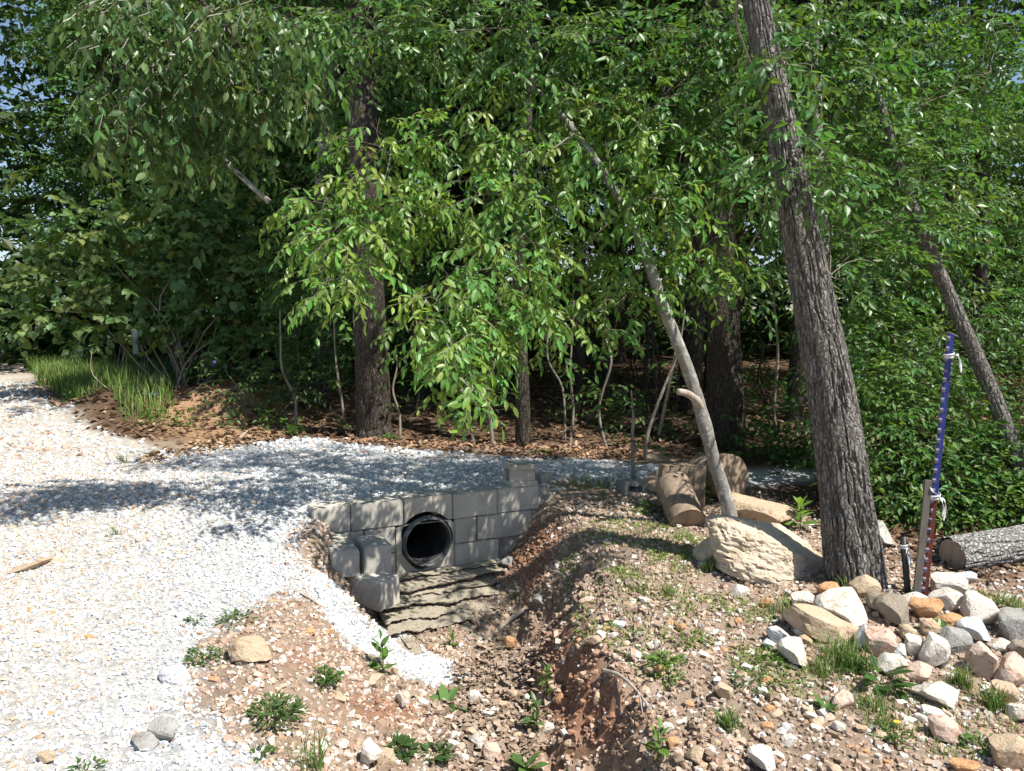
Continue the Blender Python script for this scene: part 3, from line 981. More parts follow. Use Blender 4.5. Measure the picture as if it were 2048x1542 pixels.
def free_block(px, py, Y, ang, label, L=.39, seed=50, me=None, tilt=(0, 0)):
    c = S(px, py, Y)
    o = link('concrete_block', me or block_mesh('concrete_block', L, BD, BH, seed, .012), None, None, label=label, category='concrete block')
    o.location = (c[0], c[1], c[2] - BH / 2)
    o.rotation_euler = (tilt[0], tilt[1], ang)
    return o
wa = math.atan2(WU[1], WU[0])
nn = math.atan2(WN[1], WN[0])
free_block(676, 1112, 5.10, nn + .02, 'concrete block with grey end on the left of the upper wing pair', seed=51)
free_block(745, 1108, 5.17, nn - .03, 'concrete block with a brown stained side, right of the upper wing pair', L=.30, seed=52)
free_block(737, 1176, 5.02, math.atan2(-.54, .84), 'lowest concrete block set cornerwise under the upper wing pair', seed=53)
# block on the wall end: open core to the left, recessed face
mb = MB()
mb.box(-.11, .11, -.10, .10, 0, .035); mb.box(-.11, .11, -.10, .10, .135, .17)
mb.box(-.11, .10, -.075, -.045, .0352, .1348); mb.box(-.11, .10, .05, .08, .0352, .1348); mb.box(.07, .0995, -.044, .049, .0354, .1346)
p = wall_pt(WL - .13, -.095, WTOP + .001)
o = link('concrete_block', mb.mesh('half_block', M_BLOCK), None, p, label='half concrete block with an open core on top of the wall end', category='concrete block')
o.rotation_euler = (0, 0, wa - .06)
o = link('concrete_block', block_mesh('concrete_block', .26, .19, .2, 61, .02), None, wall_pt(WL + .16, -.16, .03), label='concrete block standing past the right end of the wall', category='concrete block')
o.rotation_euler = (0, .03, wa - .12)
V, F = rock_arrays(77, 4, 10, .06)
o = link('broken_block', make_mesh('broken_block', V * np.array([.10, .09, .075]), F, M_RK['concrete']), None, wall_pt(WL + .12, -.17, .29), label='broken grey block chunk on the standing end block', category='concrete block')
o = free_block(1258, 994, 6.35, 0.25, 'grey hollow block lying in weeds left of the log rounds', me=hollow_block('hollow_block', .2, .19, .2, 1, .04, M_RK['grey']))
o.rotation_euler = (math.pi / 2 - .1, .06, .25)
c = S(1256, 1012, 6.3); o.location = (c[0], c[1] + .1, c[2] + .11)

# bedrock ledges on the ditch floor
ledge = link('rock_ledge', None, None, wall_pt(.85, .4, -.4), kind='structure', label='stepped limestone ledges on the ditch floor below the pipe')
def slab(k, s0, s1, d0, d1, z, th, seed):
    nx_, ny_ = 84, 16
    u = np.linspace(0, 1, nx_); v = np.linspace(0, 1, ny_)
    U, Vv = np.meshgrid(u, v)
    e1 = fbm(np.stack([u * 7, u * 0 + seed, u * 0], 1), 2, seed)
    e2 = fbm(np.stack([u * 34, u * 0 + seed, u * 0], 1), 3, seed + 1)
    edge_f = d1 + .06 * np.round(e1 * 5) / 5 + .022 * e2
    s = s0 + (s1 - s0) * U
    d = d0 + (edge_f[None] - d0) * Vv
    q = np.stack([s.ravel(), d.ravel(), np.zeros(s.size) + seed], 1)
    flake = np.round(fbm(q * 7, 2, seed) * 3) / 3
    top = z + (.007 * flake + .006 * fbm(q * 45, 3, seed + 2, .65)).reshape(s.shape) - .012 * Vv + .03 * (s - .8) * math.sin(seed * 1.3)
    P = WA[None] + WU[None] * s.reshape(-1, 1) + WN[None] * d.reshape(-1, 1)
    Vt = np.column_stack([P, top.ravel()])
    Vb = Vt.copy(); Vb[:, 2] -= th * (1 + .5 * fbm(Vt * 20, 2, seed))
    under = np.clip(Vv.ravel(), 0, 1) * .04
    Vb[:, 0] -= WN[0] * under; Vb[:, 1] -= WN[1] * under
    n = nx_ * ny_
    F_ = []
    for j in range(ny_ - 1):
        for i in range(nx_ - 1):
            a = j * nx_ + i
            F_ += [(a, a + 1, a + nx_ + 1, a + nx_), (n + a, n + a + nx_, n + a + nx_ + 1, n + a + 1)]
    for i in range(nx_ - 1):
        a = (ny_ - 1) * nx_ + i
        F_ += [(a, a + 1, n + a + 1, n + a), (i + 1, i, n + i, n + i + 1)]
    for j in range(ny_ - 1):
        a = j * nx_
        F_ += [(a + nx_, a, n + a, n + a + nx_), (a + nx_ - 1, a + 2 * nx_ - 1, n + a + 2 * nx_ - 1, n + a + nx_ - 1)]
    VV = np.concatenate([Vt, Vb]) - np.array(ledge.location)
    mb = MB(); mb.add(VV, F_)
    link('stone_slab', mb.mesh('stone_slab', M_RK['ledge']), ledge)
for k in range(9):
    slab(k, .26 + .05 * math.sin(k * 2.3) + .02 * k, 1.46 - .075 * k + .07 * math.sin(k * 3.1), -.06 + k * .095, .09 + k * .112 + .02 * math.sin(k * 1.7), -.262 - k * .032 + .006 * math.sin(k * 2.7), .024, 300 + k)

# ---------------------------------------------------------------- foliage engine
def leaf_template(kind):
    if kind == 'hi':
        ys = [.0, .28, .64, 1.0]; ws = [0, .19, .185, 0]
        V, F = [], []
        for y, w in zip(ys, ws):
            V += [(-w, y, .22 * w - .10 * y * y), (0, y, -.10 * y * y), (w, y, .22 * w - .10 * y * y)]
        for i in range(3):
            a, b = 3 * i, 3 * i + 3
            if i > 0 :
                F += [(a, a + 1, b + 1), (a + 1, a + 2, b + 2)]
            if i < 2:
                F += [(a, b + 1, b), (a + 1, b + 2, b + 1)]
        return np.array(V, float), np.array(F)
    if kind == 'mid':
        V = [(0, 0, 0), (-.23, .42, .05), (0, .42, -.02), (.23, .42, .05), (0, 1, -.12)]
        return np.array(V, float), np.array([(0, 2, 1), (0, 3, 2), (1, 2, 4), (2, 3, 4)])
    if kind == 'lo':
        V = [(0, 0, 0), (-.30, .45, .06), (.30, .45, .06), (0, 1, -.08)]
        return np.array(V, float), np.array([(0, 3, 1), (0, 2, 3)])
    if kind == 'heart':
        V = [(0, .42, -.03), (0, .06, 0), (.26, -.04, .03), (.47, .2, .06), (.40, .55, .04), (0, 1.0, -.12), (-.40, .55, .04), (-.47, .2, .06), (-.26, -.04, .03)]
        return np.array(V, float), np.array([(0, i, i % 8 + 1) for i in range(1, 9)])
LT = {k: leaf_template(k) for k in ('hi', 'mid', 'lo', 'heart')}

def norm(a):
    return a / (np.linalg.norm(a, axis=-1, keepdims=True) + 1e-9)

def spray_template(n, L, leaf, droop, r, hang=.35, pair=False, zig=.02):
    """one leafy twig along +x: leaf frames, origins, scales and the twig line"""
    t = np.linspace(.12, 1, n) if not pair else np.repeat(np.linspace(.2, 1, (n + 1) // 2), 2)[:n]
    pos = np.stack([L * t, zig * np.sin(t * 9), -droop * L * t * t], 1)
    tan = norm(np.stack([np.ones(n), np.zeros(n), -2 * droop * t], 1))
    side = np.where(np.arange(n) % 2 == 0, 1.0, -1.0)
    side[-1] *= .15
    f = norm(tan * .55 + np.stack([np.zeros(n), side * .8, np.full(n, -hang)], 1) + r.normal(size=(n, 3)) * .22)
    up = np.array([0, 0, 1.0]) + r.normal(size=(n, 3)) * .38
    z = norm(up - (up * f).sum(1)[:, None] * f)
    x = np.cross(f, z)
    M = np.stack([x, f, z], 2)
    tl = np.linspace(0, 1, 5)
    line = np.stack([L * tl, zig * np.sin(tl * 9), -droop * L * tl * tl], 1)
    return M, pos, leaf * r.uniform(.65, 1.12, n), line

def dir_frames(d, roll, r):
    x = norm(d)
    up = np.array([0, 0, 1.0]) + np.stack([r.normal(size=len(d)) * roll, r.normal(size=len(d)) * roll, np.zeros(len(d))], 1)
    z = norm(up - (up * x).sum(1)[:, None] * x)
    return np.stack([x, np.cross(z, x), z], 2)

def place_sprays(P, D, sc, temps, r, roll=.3):
    """-> leaf frames M, origins O, sizes Z, spray index, twig lines"""
    n = len(P); R = dir_frames(D, roll, r)
    which = r.integers(0, len(temps), n)
    Ms, Os, Zs, Is, Ls = [], [], [], [], []
    for k, (m, o, z, ln) in enumerate(temps):
        w = np.where(which == k)[0]
        if not len(w):
            continue
        Ms.append(np.einsum('nij,ljk->nlik', R[w], m).reshape(-1, 3, 3))
        Os.append((np.einsum('nij,lj->nli', R[w], o) * sc[w][:, None, None] + P[w][:, None]).reshape(-1, 3))
        Zs.append((z[None] * sc[w][:, None]).ravel())
        Is.append(np.repeat(w, len(o)))
        Ls.append(np.einsum('nij,lj->nli', R[w], ln) * sc[w][:, None, None] + P[w][:, None])
    return np.concatenate(Ms), np.concatenate(Os), np.concatenate(Zs), np.concatenate(Is), np.concatenate(Ls)

def leaf_mesh(name, M, O, Z, tint, tmpl, mat, origin=(0, 0, 0), twigs=None, twig_tint=(.10, .085, .05), tw=.0022):
    tv, tf = LT[tmpl]
    n = len(O)
    V = np.einsum('nij,kj->nki', M, tv) * Z[:, None, None] + (O - np.array(origin))[:, None]
    F = (tf[None] + (np.arange(n) * len(tv))[:, None, None]).reshape(-1, 3)
    V = V.reshape(-1, 3); T = np.repeat(tint, len(tv), 0)
    if twigs is not None and len(twigs):
        nt_, k = twigs.shape[:2]
        a = np.array([[0, 0, 1], [.87, 0, -.5], [-.87, 0, -.5]]) * tw
        W = (twigs - np.array(origin))[:, :, None] + a[None, None]
        W = W.reshape(-1, 3)
        base = (np.arange(nt_) * k * 3)[:, None, None] + (np.arange(k - 1) * 3)[None, :, None]
        q = np.array([(0, 1, 4), (0, 4, 3), (1, 2, 5), (1, 5, 4), (2, 0, 3), (2, 3, 5)])
        TF = (base[..., None] + q[None, None]).reshape(-1, 3) + len(V)
        V = np.concatenate([V, W]); F = np.concatenate([F, TF])
        T = np.concatenate([T, np.repeat(np.array([twig_tint]), len(W), 0)])
    return make_mesh(name, V, F, mat, T)

def clump_sprays(clumps, dens, r, center=None, outer=.35, droop=.0):
    """clumps: list of (centre3, radii3, weight) -> spray origins and directions"""
    P, D = [], []
    for c, rad, n in clumps:
        n = int(n * dens)
        v = norm(r.normal(size=(n, 3)))
        rr = r.uniform(outer, 1.0, n) ** .6
        q = v * rr[:, None]
        P.append(np.array(c) + q * np.array(rad) * .85)
        hor = np.stack([v[:, 0], v[:, 1], v[:, 2] * .35 - droop], 1)
        a = r.uniform(0, 6.28, n)
        D.append(norm(norm(hor) * .8 + np.stack([np.cos(a), np.sin(a), r.normal(size=n) * .2], 1) * .55))
    return np.concatenate(P), np.concatenate(D)

def tints(I, base, r, var=.25, hue=.12):
    """one tint per spray, a little per leaf"""
    ns = I.max() + 1
    k = r.uniform(1 - var, 1 + var, ns)[I] * r.uniform(.85, 1.15, len(I))
    h = (r.normal(size=ns) * hue)[I]
    c = np.array(base)[None] * k[:, None]
    h = np.clip(h, -.14, .3); c[:, 0] *= 1 + h * 1.5; c[:, 2] *= 1 - h * .5
    return np.clip(c, .004, .9)

def limb(a, b, r0, r1, r, sag=.12, wob=.08, nring=6, nlen=9):
    a, b = np.array(a, float), np.array(b, float)
    L = np.linalg.norm(b - a)
    m1 = a + (b - a) * .35 + r.normal(size=3) * wob * L + np.array([0, 0, sag * L])
    m2 = a + (b - a) * .7 + r.normal(size=3) * wob * L + np.array([0, 0, sag * L * .7])
    return tube([a, m1, m2, b], [r0, (r0 + r1) / 2, r1], nring, nlen)

def bark_disp(amp, furrows, seed):
    def f(th, L, rr):
        P = np.stack([np.cos(th).ravel() * furrows / 6.28, np.sin(th).ravel() * furrows / 6.28, L.ravel() * 4.2], 1)
        n = fbm(P, 3, seed).reshape(th.shape)
        P2 = np.stack([np.cos(th).ravel() * 1.2, np.sin(th).ravel() * 1.2, L.ravel() * 1.5], 1)
        big = fbm(P2, 2, seed + 5).reshape(th.shape)
        return 1 + amp * (ss(.0, .17, np.abs(n)) * 1.3 + .5 * np.abs(n) - 1.1) + .04 * big
    return f

# ---------------------------------------------------------------- the furrowed tree at the right
tb = G(1712, 1168)
def near_trunk_pts(pix, Y):
    return [S(x, y, d) for (x, y), d in zip(pix, Y)]
htree = thing('hickory_tree', tb, 'tall furrowed grey trunk leaning left beside the boulder and posts', 'tree')
hp = near_trunk_pts([(1716, 1200), (1706, 1120), (1672, 850), (1630, 620), (1590, 420), (1560, 240), (1520, 50), (1480, -150), (1440, -420), (1400, -900)],
                    [tb[1] + .02, tb[1] + .03, tb[1] + .06, tb[1] + .1, tb[1] + .12, tb[1] + .16, tb[1] + .2, tb[1] + .25, tb[1] + .3, tb[1] + .4])
V, F = tube(hp, [.165, .134, .120, .100, .082, .070, .060, .052, .045, .03], 150, 460, bark_disp(.095, 24, 3))
link('trunk', make_mesh('trunk', V - tb, F, M_HICK, None, False), htree)
rp = [S(1752, 1190, tb[1] + .12), S(1742, 1100, tb[1] + .13), S(1728, 1000, tb[1] + .12), S(1712, 900, tb[1] + .1)]
V, F = tube(rp, [.075, .06, .045, .02], 60, 110, bark_disp(.13, 14, 7))
link('root_flare', make_mesh('root_flare', V - tb, F, M_HICK, None, False), htree)

def crown(tree, origin, clump_px, dens, temps, base, r, tmpl='hi', mat=M_LEAF, limbs=None, droop=.1, var=.3, hue=.12, outer=.3, scl=(.8, 1.2), name='crown', roll=.3, tw=.0022, twigbase=True):
    clumps = []
    for c in clump_px:
        px, py, Y, rx, rz = c[:5]
        n = c[5] if len(c) > 5 else 1.0
        u = Y / F_PX
        clumps.append((S(px, py, Y), (rx * u, min(rx * u, .27), rz * u), n * rx * rz / 10000.0))
    P, D = clump_sprays(clumps, dens, r, droop=droop, outer=outer)
    sc = r.uniform(scl[0], scl[1], len(P))
    M, O, Z, I, L = place_sprays(P, D, sc, temps, r, roll)
    T = tints(I, base, r, var, hue)
    link(name, leaf_mesh(name, M, O, Z, T, tmpl, mat, origin, L, tw=tw), tree)
    return clumps, (M, O, Z, I, T)

def twig_net(tree, origin, starts, clumps, r, r0=.012, mat=M_TWIG, name='branch', extra=5):
    """limbs growing from the trunk to every clump, later ones forking off earlier ones, with side twigs"""
    nod = np.array(starts, float)
    if len(nod) < 20:
        nod = resample(nod, 30)[0]
    rad_ = np.full(len(nod), r0)
    todo = list(range(len(clumps)))
    while todo:
        d = [np.min(np.linalg.norm(nod - np.array(clumps[k][0]), axis=1)) for k in todo]
        k = todo.pop(int(np.argmin(d)))
        c, rad, n = clumps[k]
        c = np.array(c)
        w = np.linalg.norm(nod - (c + np.array([0, 0, .12])), axis=1)
        q = int(np.argmin(w))
        st, rs_ = nod[q], max(rad_[q] * .8, .0035)
        L = np.linalg.norm(c - st)
        mid = [st + (c - st) * f + r.normal(size=3) * .07 * L + np.array([0, 0, .08 * L * (1 - f)]) for f in (.3, .65)]
        line, tt = resample([st] + mid + [c], 12)
        parts = [tube([st] + mid + [c], [rs_, rs_ * .5], 6, 12)]
        nod = np.concatenate([nod, line[3:]]); rad_ = np.concatenate([rad_, rs_ * (1 - .45 * tt[3:])])
        for _ in range(extra):
            e = c + norm(r.normal(size=3)) * np.array(rad) * .9
            parts.append(limb(line[r.integers(5, 12)], e, rs_ * .38, .0012, r, .06, .08, 4, 6))
        V, F = merge(parts)
        link(name, make_mesh(name, V - origin, F, mat, None, True), tree)

r = np.random.default_rng(21)
T_HICK = [spray_template(10, .32, .068, .22, r, .4) for _ in range(8)] + [spray_template(7, .20, .075, .3, r, .5) for _ in range(4)]
HC = [(1560, 60, 4.5, 130, 90), (1650, 180, 4.55, 110, 90, .9), (1470, 150, 4.4, 110, 90), (1400, 60, 4.3, 130, 70), (1250, 90, 4.3, 140, 60), (1100, 70, 4.35, 130, 70),
      (1330, 190, 4.4, 110, 70), (1600, 330, 4.4, 90, 80, .8), (1520, 400, 4.7, 100, 90, .8), (1480, 300, 4.6, 100, 80), (930, 60, 4.4, 140, 80), (760, 70, 4.45, 140, 80), (600, 60, 4.5, 100, 60, .8),
      (1700, 60, 4.6, 130, 70), (1480, 560, 4.9, 90, 70, .7), (1570, 130, 4.2, 60, 60, .7),
      (1000, -80, 4.6, 260, 50, .6), (1500, -90, 4.7, 200, 60, .5)]
HC = [(a[0], a[1], (4.05 if abs(a[0] - 1580) < 60 and a[1] > 100 else 5.45 + max(0, 150 - a[1]) / 400) ) + tuple(a[3:]) for a in HC]
cl, _ = crown(htree, tb, HC, 98, T_HICK, (.090, .195, .052), r, 'hi', droop=.15)
hs = np.array(hp[4:])
twig_net(htree, tb, resample(hp, 80)[0][26:64], cl, r, .014)
r = np.random.default_rng(22)
HR = [(1790, 250, 4.7, 130, 50), (1900, 190, 4.8, 130, 45), (1980, 130, 4.9, 110, 50), (1720, 330, 4.75, 100, 60), (1840, 340, 4.9, 90, 45, .7), (1720, 480, 4.9, 110, 70, .5), (1800, 430, 5.0, 110, 50, .6), (1680, 560, 4.9, 90, 60, .4), (1990, 30, 4.9, 130, 60), (1850, 80, 4.8, 120, 40, .7)]
HR = [(a[0], a[1], 5.2 + max(0, 560 - a[1]) / 560) + tuple(a[3:]) for a in HR]
T_PIN = [spray_template(11, .28, .066, .15, r, .25, True) for _ in range(8)]
cl2, _ = crown(htree, tb, HR, 90, T_PIN, (.088, .195, .052), r, 'hi', droop=.05, name='lower_crown', outer=.2)
twig_net(htree, tb, resample(hp, 80)[0][26:64], cl2, r, .012)

# ---------------------------------------------------------------- the thin leaning tree and its hanging bright foliage
sb = G(1464, 1062)
ltree = thing('leaning_tree', sb, 'thin pale barked tree leaning left with a broken stub and bright hanging leaves', 'tree')
lp = near_trunk_pts([(1472, 1085), (1452, 1000), (1428, 920), (1404, 830), (1376, 740), (1345, 660), (1318, 590), (1292, 510), (1240, 400), (1170, 290), (1085, 190), (1000, 130)],
                    [sb[1], sb[1], sb[1] - .02, sb[1] - .05, sb[1] - .08, sb[1] - .1, sb[1] - .12, sb[1] - .1, sb[1] + .0, sb[1] + .15, sb[1] + .4, sb[1] + .6])
V, F = tube(lp, [.056, .046, .043, .044, .039, .037, .035, .031, .025, .019, .012, .005], 48, 220, lambda th, L, rr: 1 + .09 * fbm(np.stack([np.cos(th).ravel() * 2.5, np.sin(th).ravel() * 2.5, L.ravel() * 9], 1), 5, 9, .6).reshape(th.shape) + .12 * np.exp(-((L - .86) / .06) ** 2))
link('trunk', make_mesh('trunk', V - sb, F, M_SMOOTH, None, True), ltree)
bs = [S(1402, 815, sb[1] - .06), S(1388, 796, sb[1] - .12), S(1372, 786, sb[1] - .16), S(1356, 783, sb[1] - .19)]
V, F = tube(bs, [.034, .027, .024, .021], 14, 14, lambda th, L, rr: 1 + .12 * fbm(np.stack([np.cos(th).ravel() * 2, np.sin(th).ravel() * 2, L.ravel() * 14], 1), 2, 4).reshape(th.shape))
link('broken_stub', make_mesh('broken_stub', V - sb, F, M_DEAD, None, True), ltree, label='pale snapped branch stub')
r = np.random.default_rng(31)
T_LEAN = [spray_template(10, .26, .072, .28, r, .45) for _ in range(8)] + [spray_template(7, .18, .078, .4, r, .65) for _ in range(4)]
LC = [(930, 700, 4.62, 90, 60, 1.2), (925, 765, 4.6, 45, 40, 1.2), (870, 640, 4.65, 80, 55), (1000, 610, 4.75, 120, 70), (1120, 640, 4.85, 110, 60, .6), (1230, 610, 4.95, 100, 70, .5), (1010, 520, 4.8, 120, 60),
      (900, 570, 4.7, 80, 50, .8), (1150, 520, 4.85, 110, 70, .7), (1280, 540, 4.9, 100, 70, .6), (1400, 520, 5.0, 90, 70, .8), (700, 470, 4.8, 120, 70), (640, 420, 4.85, 100, 60), (760, 380, 4.75, 120, 60),
      (850, 430, 4.7, 110, 60), (690, 570, 5.1, 110, 60, .55), (960, 390, 4.7, 130, 60), (1080, 420, 4.75, 110, 70),
      (1090, 310, 4.7, 150, 60), (1220, 350, 4.75, 120, 70), (1330, 400, 4.8, 100, 80), (1350, 290, 4.75, 110, 70), (930, 270, 4.7, 130, 60), (1180, 220, 4.7, 150, 60), (1310, 230, 4.7, 110, 60), (780, 290, 4.8, 120, 60, .8), (1050, 170, 4.8, 130, 60, .8)]
LC = [(a[0], a[1], 4.18 + (780 - a[1]) / 600 * 1.4 + (.55 if a[0] > 1080 and a[1] > 480 else 0)) + tuple(a[3:]) for a in LC]
cl, lv = crown(ltree, sb, LC, 74, T_LEAN, (.15, .285, .062), r, 'hi', droop=.35, hue=.16)
ls = np.array(lp[5:])
twig_net(ltree, sb, resample(lp, 60)[0][32:58], cl, r, .012)
# the nearest hanging leaves, each one a piece of its own
r = np.random.default_rng(33)
front = [(925, 775, 4.15, 60, 45, 3.0), (890, 700, 4.2, 70, 55, 2.4), (980, 690, 4.2, 70, 50, 2.0), (700, 480, 4.7, 110, 50, 1.6), (880, 600, 4.4, 60, 40, 2.0)]
fc = [(S(a[0], a[1], a[2]), (a[3] * a[2] / F_PX, .2, a[4] * a[2] / F_PX), a[5] * a[3] * a[4] / 10000.) for a in front]
P, D = clump_sprays(fc, 7, r, droop=.5)
M, O, Z, I, L = place_sprays(P, D, r.uniform(.9, 1.2, len(P)), T_LEAN, r, .3)
LEAFM = [make_mesh('leaf', *LT['hi'], M_LEAF, np.repeat(np.array([c]), len(LT['hi'][0]), 0)) for c in ((.16, .30, .05), (.19, .32, .055), (.13, .26, .045), (.23, .32, .06))]
for m, o_, z in list(zip(M, O, Z))[:280]:
    o = link('leaf', LEAFM[r.integers(0, 4)], ltree)
    o.matrix_basis = Matrix.Translation(Vector(o_ - sb)) @ Matrix(m.tolist()).to_4x4() @ Matrix.Scale(float(z), 4)
for l in L:
    twv, twf = tube(l, [.003, .0015], 4, 5)
    link('hanging_twig', make_mesh('hanging_twig', twv - sb, twf, M_TWIG, None, True), ltree)

# drooping branch of a tree standing left of the drive, reaching in high at the left
r = np.random.default_rng(41)
db = np.array([-5.6, 4.2, GZ(-5.6, 4.2)])
dtree = thing('overhanging_tree', db, 'dull green overhanging boughs drooping in at the upper left', 'tree')
dp = [db, db + (.1, 0, 1.5), db + (.5, .1, 3.2), db + (1.2, .2, 5.2), db + (1.9, .2, 7.0)]
V, F = tube(dp, [.14, .12, .1, .07, .03], 24, 60, bark_disp(.05, 12, 8))
link('trunk', make_mesh('trunk', V - db, F, M_DARK), dtree)
T_DR = [spray_template(8, .26, .074, .45, r, .7) for _ in range(8)]
DC = [(340, 210, 4.75, 90, 90), (400, 130, 4.7, 110, 80), (470, 200, 4.8, 100, 90, .9), (300, 270, 4.7, 60, 60), (430, 290, 4.85, 80, 60, .7), (230, 130, 4.4, 50, 110, .8), (240, 240, 4.4, 45, 70, .7), (300, 40, 4.5, 120, 60), (480, 50, 4.6, 120, 70), (560, 150, 4.8, 90, 90, .8),
      (330, -70, 4.6, 200, 60, .6)]
cl, _ = crown(dtree, db, DC, 74, T_DR, (.085, .165, .05), r, 'hi', droop=.5)
bough = [db + (1.0, .2, 4.6), S(60, -260, 4.6), S(250, -110, 4.65), S(400, 0, 4.7), S(500, 120, 4.8), S(540, 200, 4.85)]
V, F = tube(bough, [.05, .035, .025, .016, .008], 8, 40)
link('bough', make_mesh('bough', V - db, F, M_DARK, None, True), dtree)
twig_net(dtree, db, resample(bough, 40)[0][16:], cl, r, .008)

# ---------------------------------------------------------------- wood: shared crowns
def forest_crown(seed, H, R, z0, n_clump, leaf, base, spr=36, tmpl='lo', flat=.45):
    r = np.random.default_rng(seed)
    temps = [spray_template(9, .42, leaf, .18, r, .3) for _ in range(6)]
    cl = []
    for k in range(n_clump):
        a = r.uniform(0, 6.28)
        h = r.uniform(0, 1)
        prof = math.sin(math.pi * (.12 + .84 * h)) ** .7
        rad = R * prof * r.uniform(.45, 1.0) ** .5
        cr = r.uniform(.45, .8)
        cl.append((np.array([rad * math.cos(a), rad * math.sin(a), z0 + (H - z0) * h]), (cr, cr, cr * flat), spr))
    P, D = clump_sprays(cl, 1, r, droop=.1)
    M, O, Z, I, L = place_sprays(P, D, r.uniform(.8, 1.25, len(P)), temps, r, .3)
    me = leaf_mesh('crown', M, O, Z, tints(I, base, r, .35, .12), tmpl, M_LEAF2)
    parts = []
    for c, rad, n in cl:
        z = max(.3, c[2] - r.uniform(.3, 1.0) * (.4 + np.hypot(c[0], c[1]) * .5))
        parts.append(limb((0, 0, z), c, .022, .006, r, .02, .05, 4, 6))
    V, F = merge(parts)
    br = make_mesh('branches', V, F, M_DARK, None, True)
    return me, br

CROWNS = [forest_crown(101, 8.5, 2.3, 2.0, 78, .10, (.078, .165, .046)),
          forest_crown(102, 9.5, 2.6, 2.6, 84, .105, (.064, .140, .040)),
          forest_crown(103, 7.0, 2.2, .9, 74, .095, (.092, .185, .052)),
          forest_crown(104, 10.5, 2.7, 3.4, 80, .105, (.068, .150, .044)),
          forest_crown(105, 4.2, 1.7, .5, 56, .085, (.088, .18, .046))]
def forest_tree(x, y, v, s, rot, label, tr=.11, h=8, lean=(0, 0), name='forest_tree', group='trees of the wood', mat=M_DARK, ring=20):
    b = np.array([x, y, GZ(x, y) - .03])
    t = thing(name, b, label, 'tree', group)
    t.rotation_euler = (0, 0, 0)
    rr = np.random.default_rng(int(x * 31 + y * 77) & 0xffff)
    pts = [(0, 0, 0), (lean[0] * h * .25 + rr.normal() * .05, lean[1] * h * .25, h * .25), (lean[0] * h * .6 + rr.normal() * .1, lean[1] * h * .6, h * .6), (lean[0] * h, lean[1] * h, h)]
    V, F = tube(pts, [tr * 1.25, tr, tr * .85, tr * .3], ring, 90, bark_disp(.06, 12, 4))
    link('trunk', make_mesh('trunk', V, F, mat), t)
    me, br = CROWNS[v]
    for nm, m_ in (('crown', me), ('branch_frame', br)):
        c = link(nm, m_, t, (lean[0] * h * .5, lean[1] * h * .5, 0))
        c.rotation_euler = (0, 0, rot); c.scale = (s, s, s)
    return t
for a in [
 (-2.6, 13.0, 0, 1.05, .3, 'leafy tree at the wood edge behind the orange soil bank', .10),
 (-4.4, 14.6, 2, 1.0, 1.2, 'low branched green tree right of the receding road', .09),
 (-7.4, 18.2, 2, 1.2, 2.1, 'broad bushy tree further along the receding road', .12),
 (-10.2, 23.5, 0, 1.35, .8, 'tall tree beside the far bend of the road', .15),
 (-15.0, 30.0, 2, 1.6, .2, 'last bushy tree where the road leaves the picture', .15),
 (-7.2, 19.5, 1, 1.3, 3.0, 'dark tall tree behind the broad bushy roadside tree', .15),
 (-12.8, 30.0, 3, 1.5, 2.4, 'far tall tree above the end of the road', .2),
 (-4.6, 16.4, 3, 1.1, 4.0, 'tall tree deep in the wood left of centre', .14),
 (-1.2, 12.6, 1, 1.0, 5.1, 'tree with a high crown behind the centre of the gravel pad', .10),
 (1.0, 11.6, 3, .95, 1.9, 'high crowned tree behind the bright hanging foliage', .09),
 (3.2, 12.2, 1, 1.05, 2.6, 'high crowned tree between the two leaning trunks', .12),
 (-.4, 16.5, 1, 1.25, .4, 'tall tree deep in the wood at the centre', .16),
 (2.4, 17.5, 0, 1.4, 3.5, 'tall tree deep in the wood right of centre', .17),
 (7.6, 13.6, 2, .8, 5.5, 'bushy tree at the far right behind the shrubs', .10),
 (5.0, 17.5, 1, 1.2, 1.0, 'dark tree deep in the wood at the right', .15),
 (10.5, 18.5, 2, .85, 2.2, 'bushy tree at the right border of the wood', .14),
 (-13.4, 27.0, 4, 1.5, 1.7, 'low round bush tree at the far left roadside', .06),
 (-.3, 10.0, 3, .95, .6, 'high crowned tree rising from the leaf litter behind the wall', .09),
 (2.3, 9.9, 3, 1.0, 2.0, 'high crowned tree above the log rounds', .10),
 (3.5, 9.5, 1, .95, 3.3, 'leafy tree behind the right shrubs, nearest of its row', .09),
 (-2.0, 10.9, 4, .75, 2.9, 'low leafy young tree left of the dark stout trunk', .04),
]:
    forest_tree(*a)

# dense wood far behind
def far_wood():
    r = np.random.default_rng(61)
    cl = []
    for k in range(1320):
        ang = r.uniform(-1.0, .95)
        d = r.uniform(19, 34)
        x, y = d * math.sin(ang) * 1.05, d * math.cos(ang)
        hmax = 15 if x < .36 * y else 7.0
        z = hmax * r.uniform(0, 1) ** 1.9 + .1
        cl.append((np.array([x, max(y, 6), z + .6]), (1.7, 1.5, 1.0), 13))
    temps = [spray_template(9, .9, .30, .18, r, .3) for _ in range(6)]
    P, D = clump_sprays(cl, 1, r)
    M, O, Z, I, L = place_sprays(P, D, r.uniform(.8, 1.3, len(P)), temps, r, .3)
    link('woods', leaf_mesh('woods', M, O, Z, tints(I, (.040, .082, .022), r, .35), 'lo', M_LEAF2), kind='stuff', label='dense dim green wood closing the view far behind', category='woods')
far_wood()
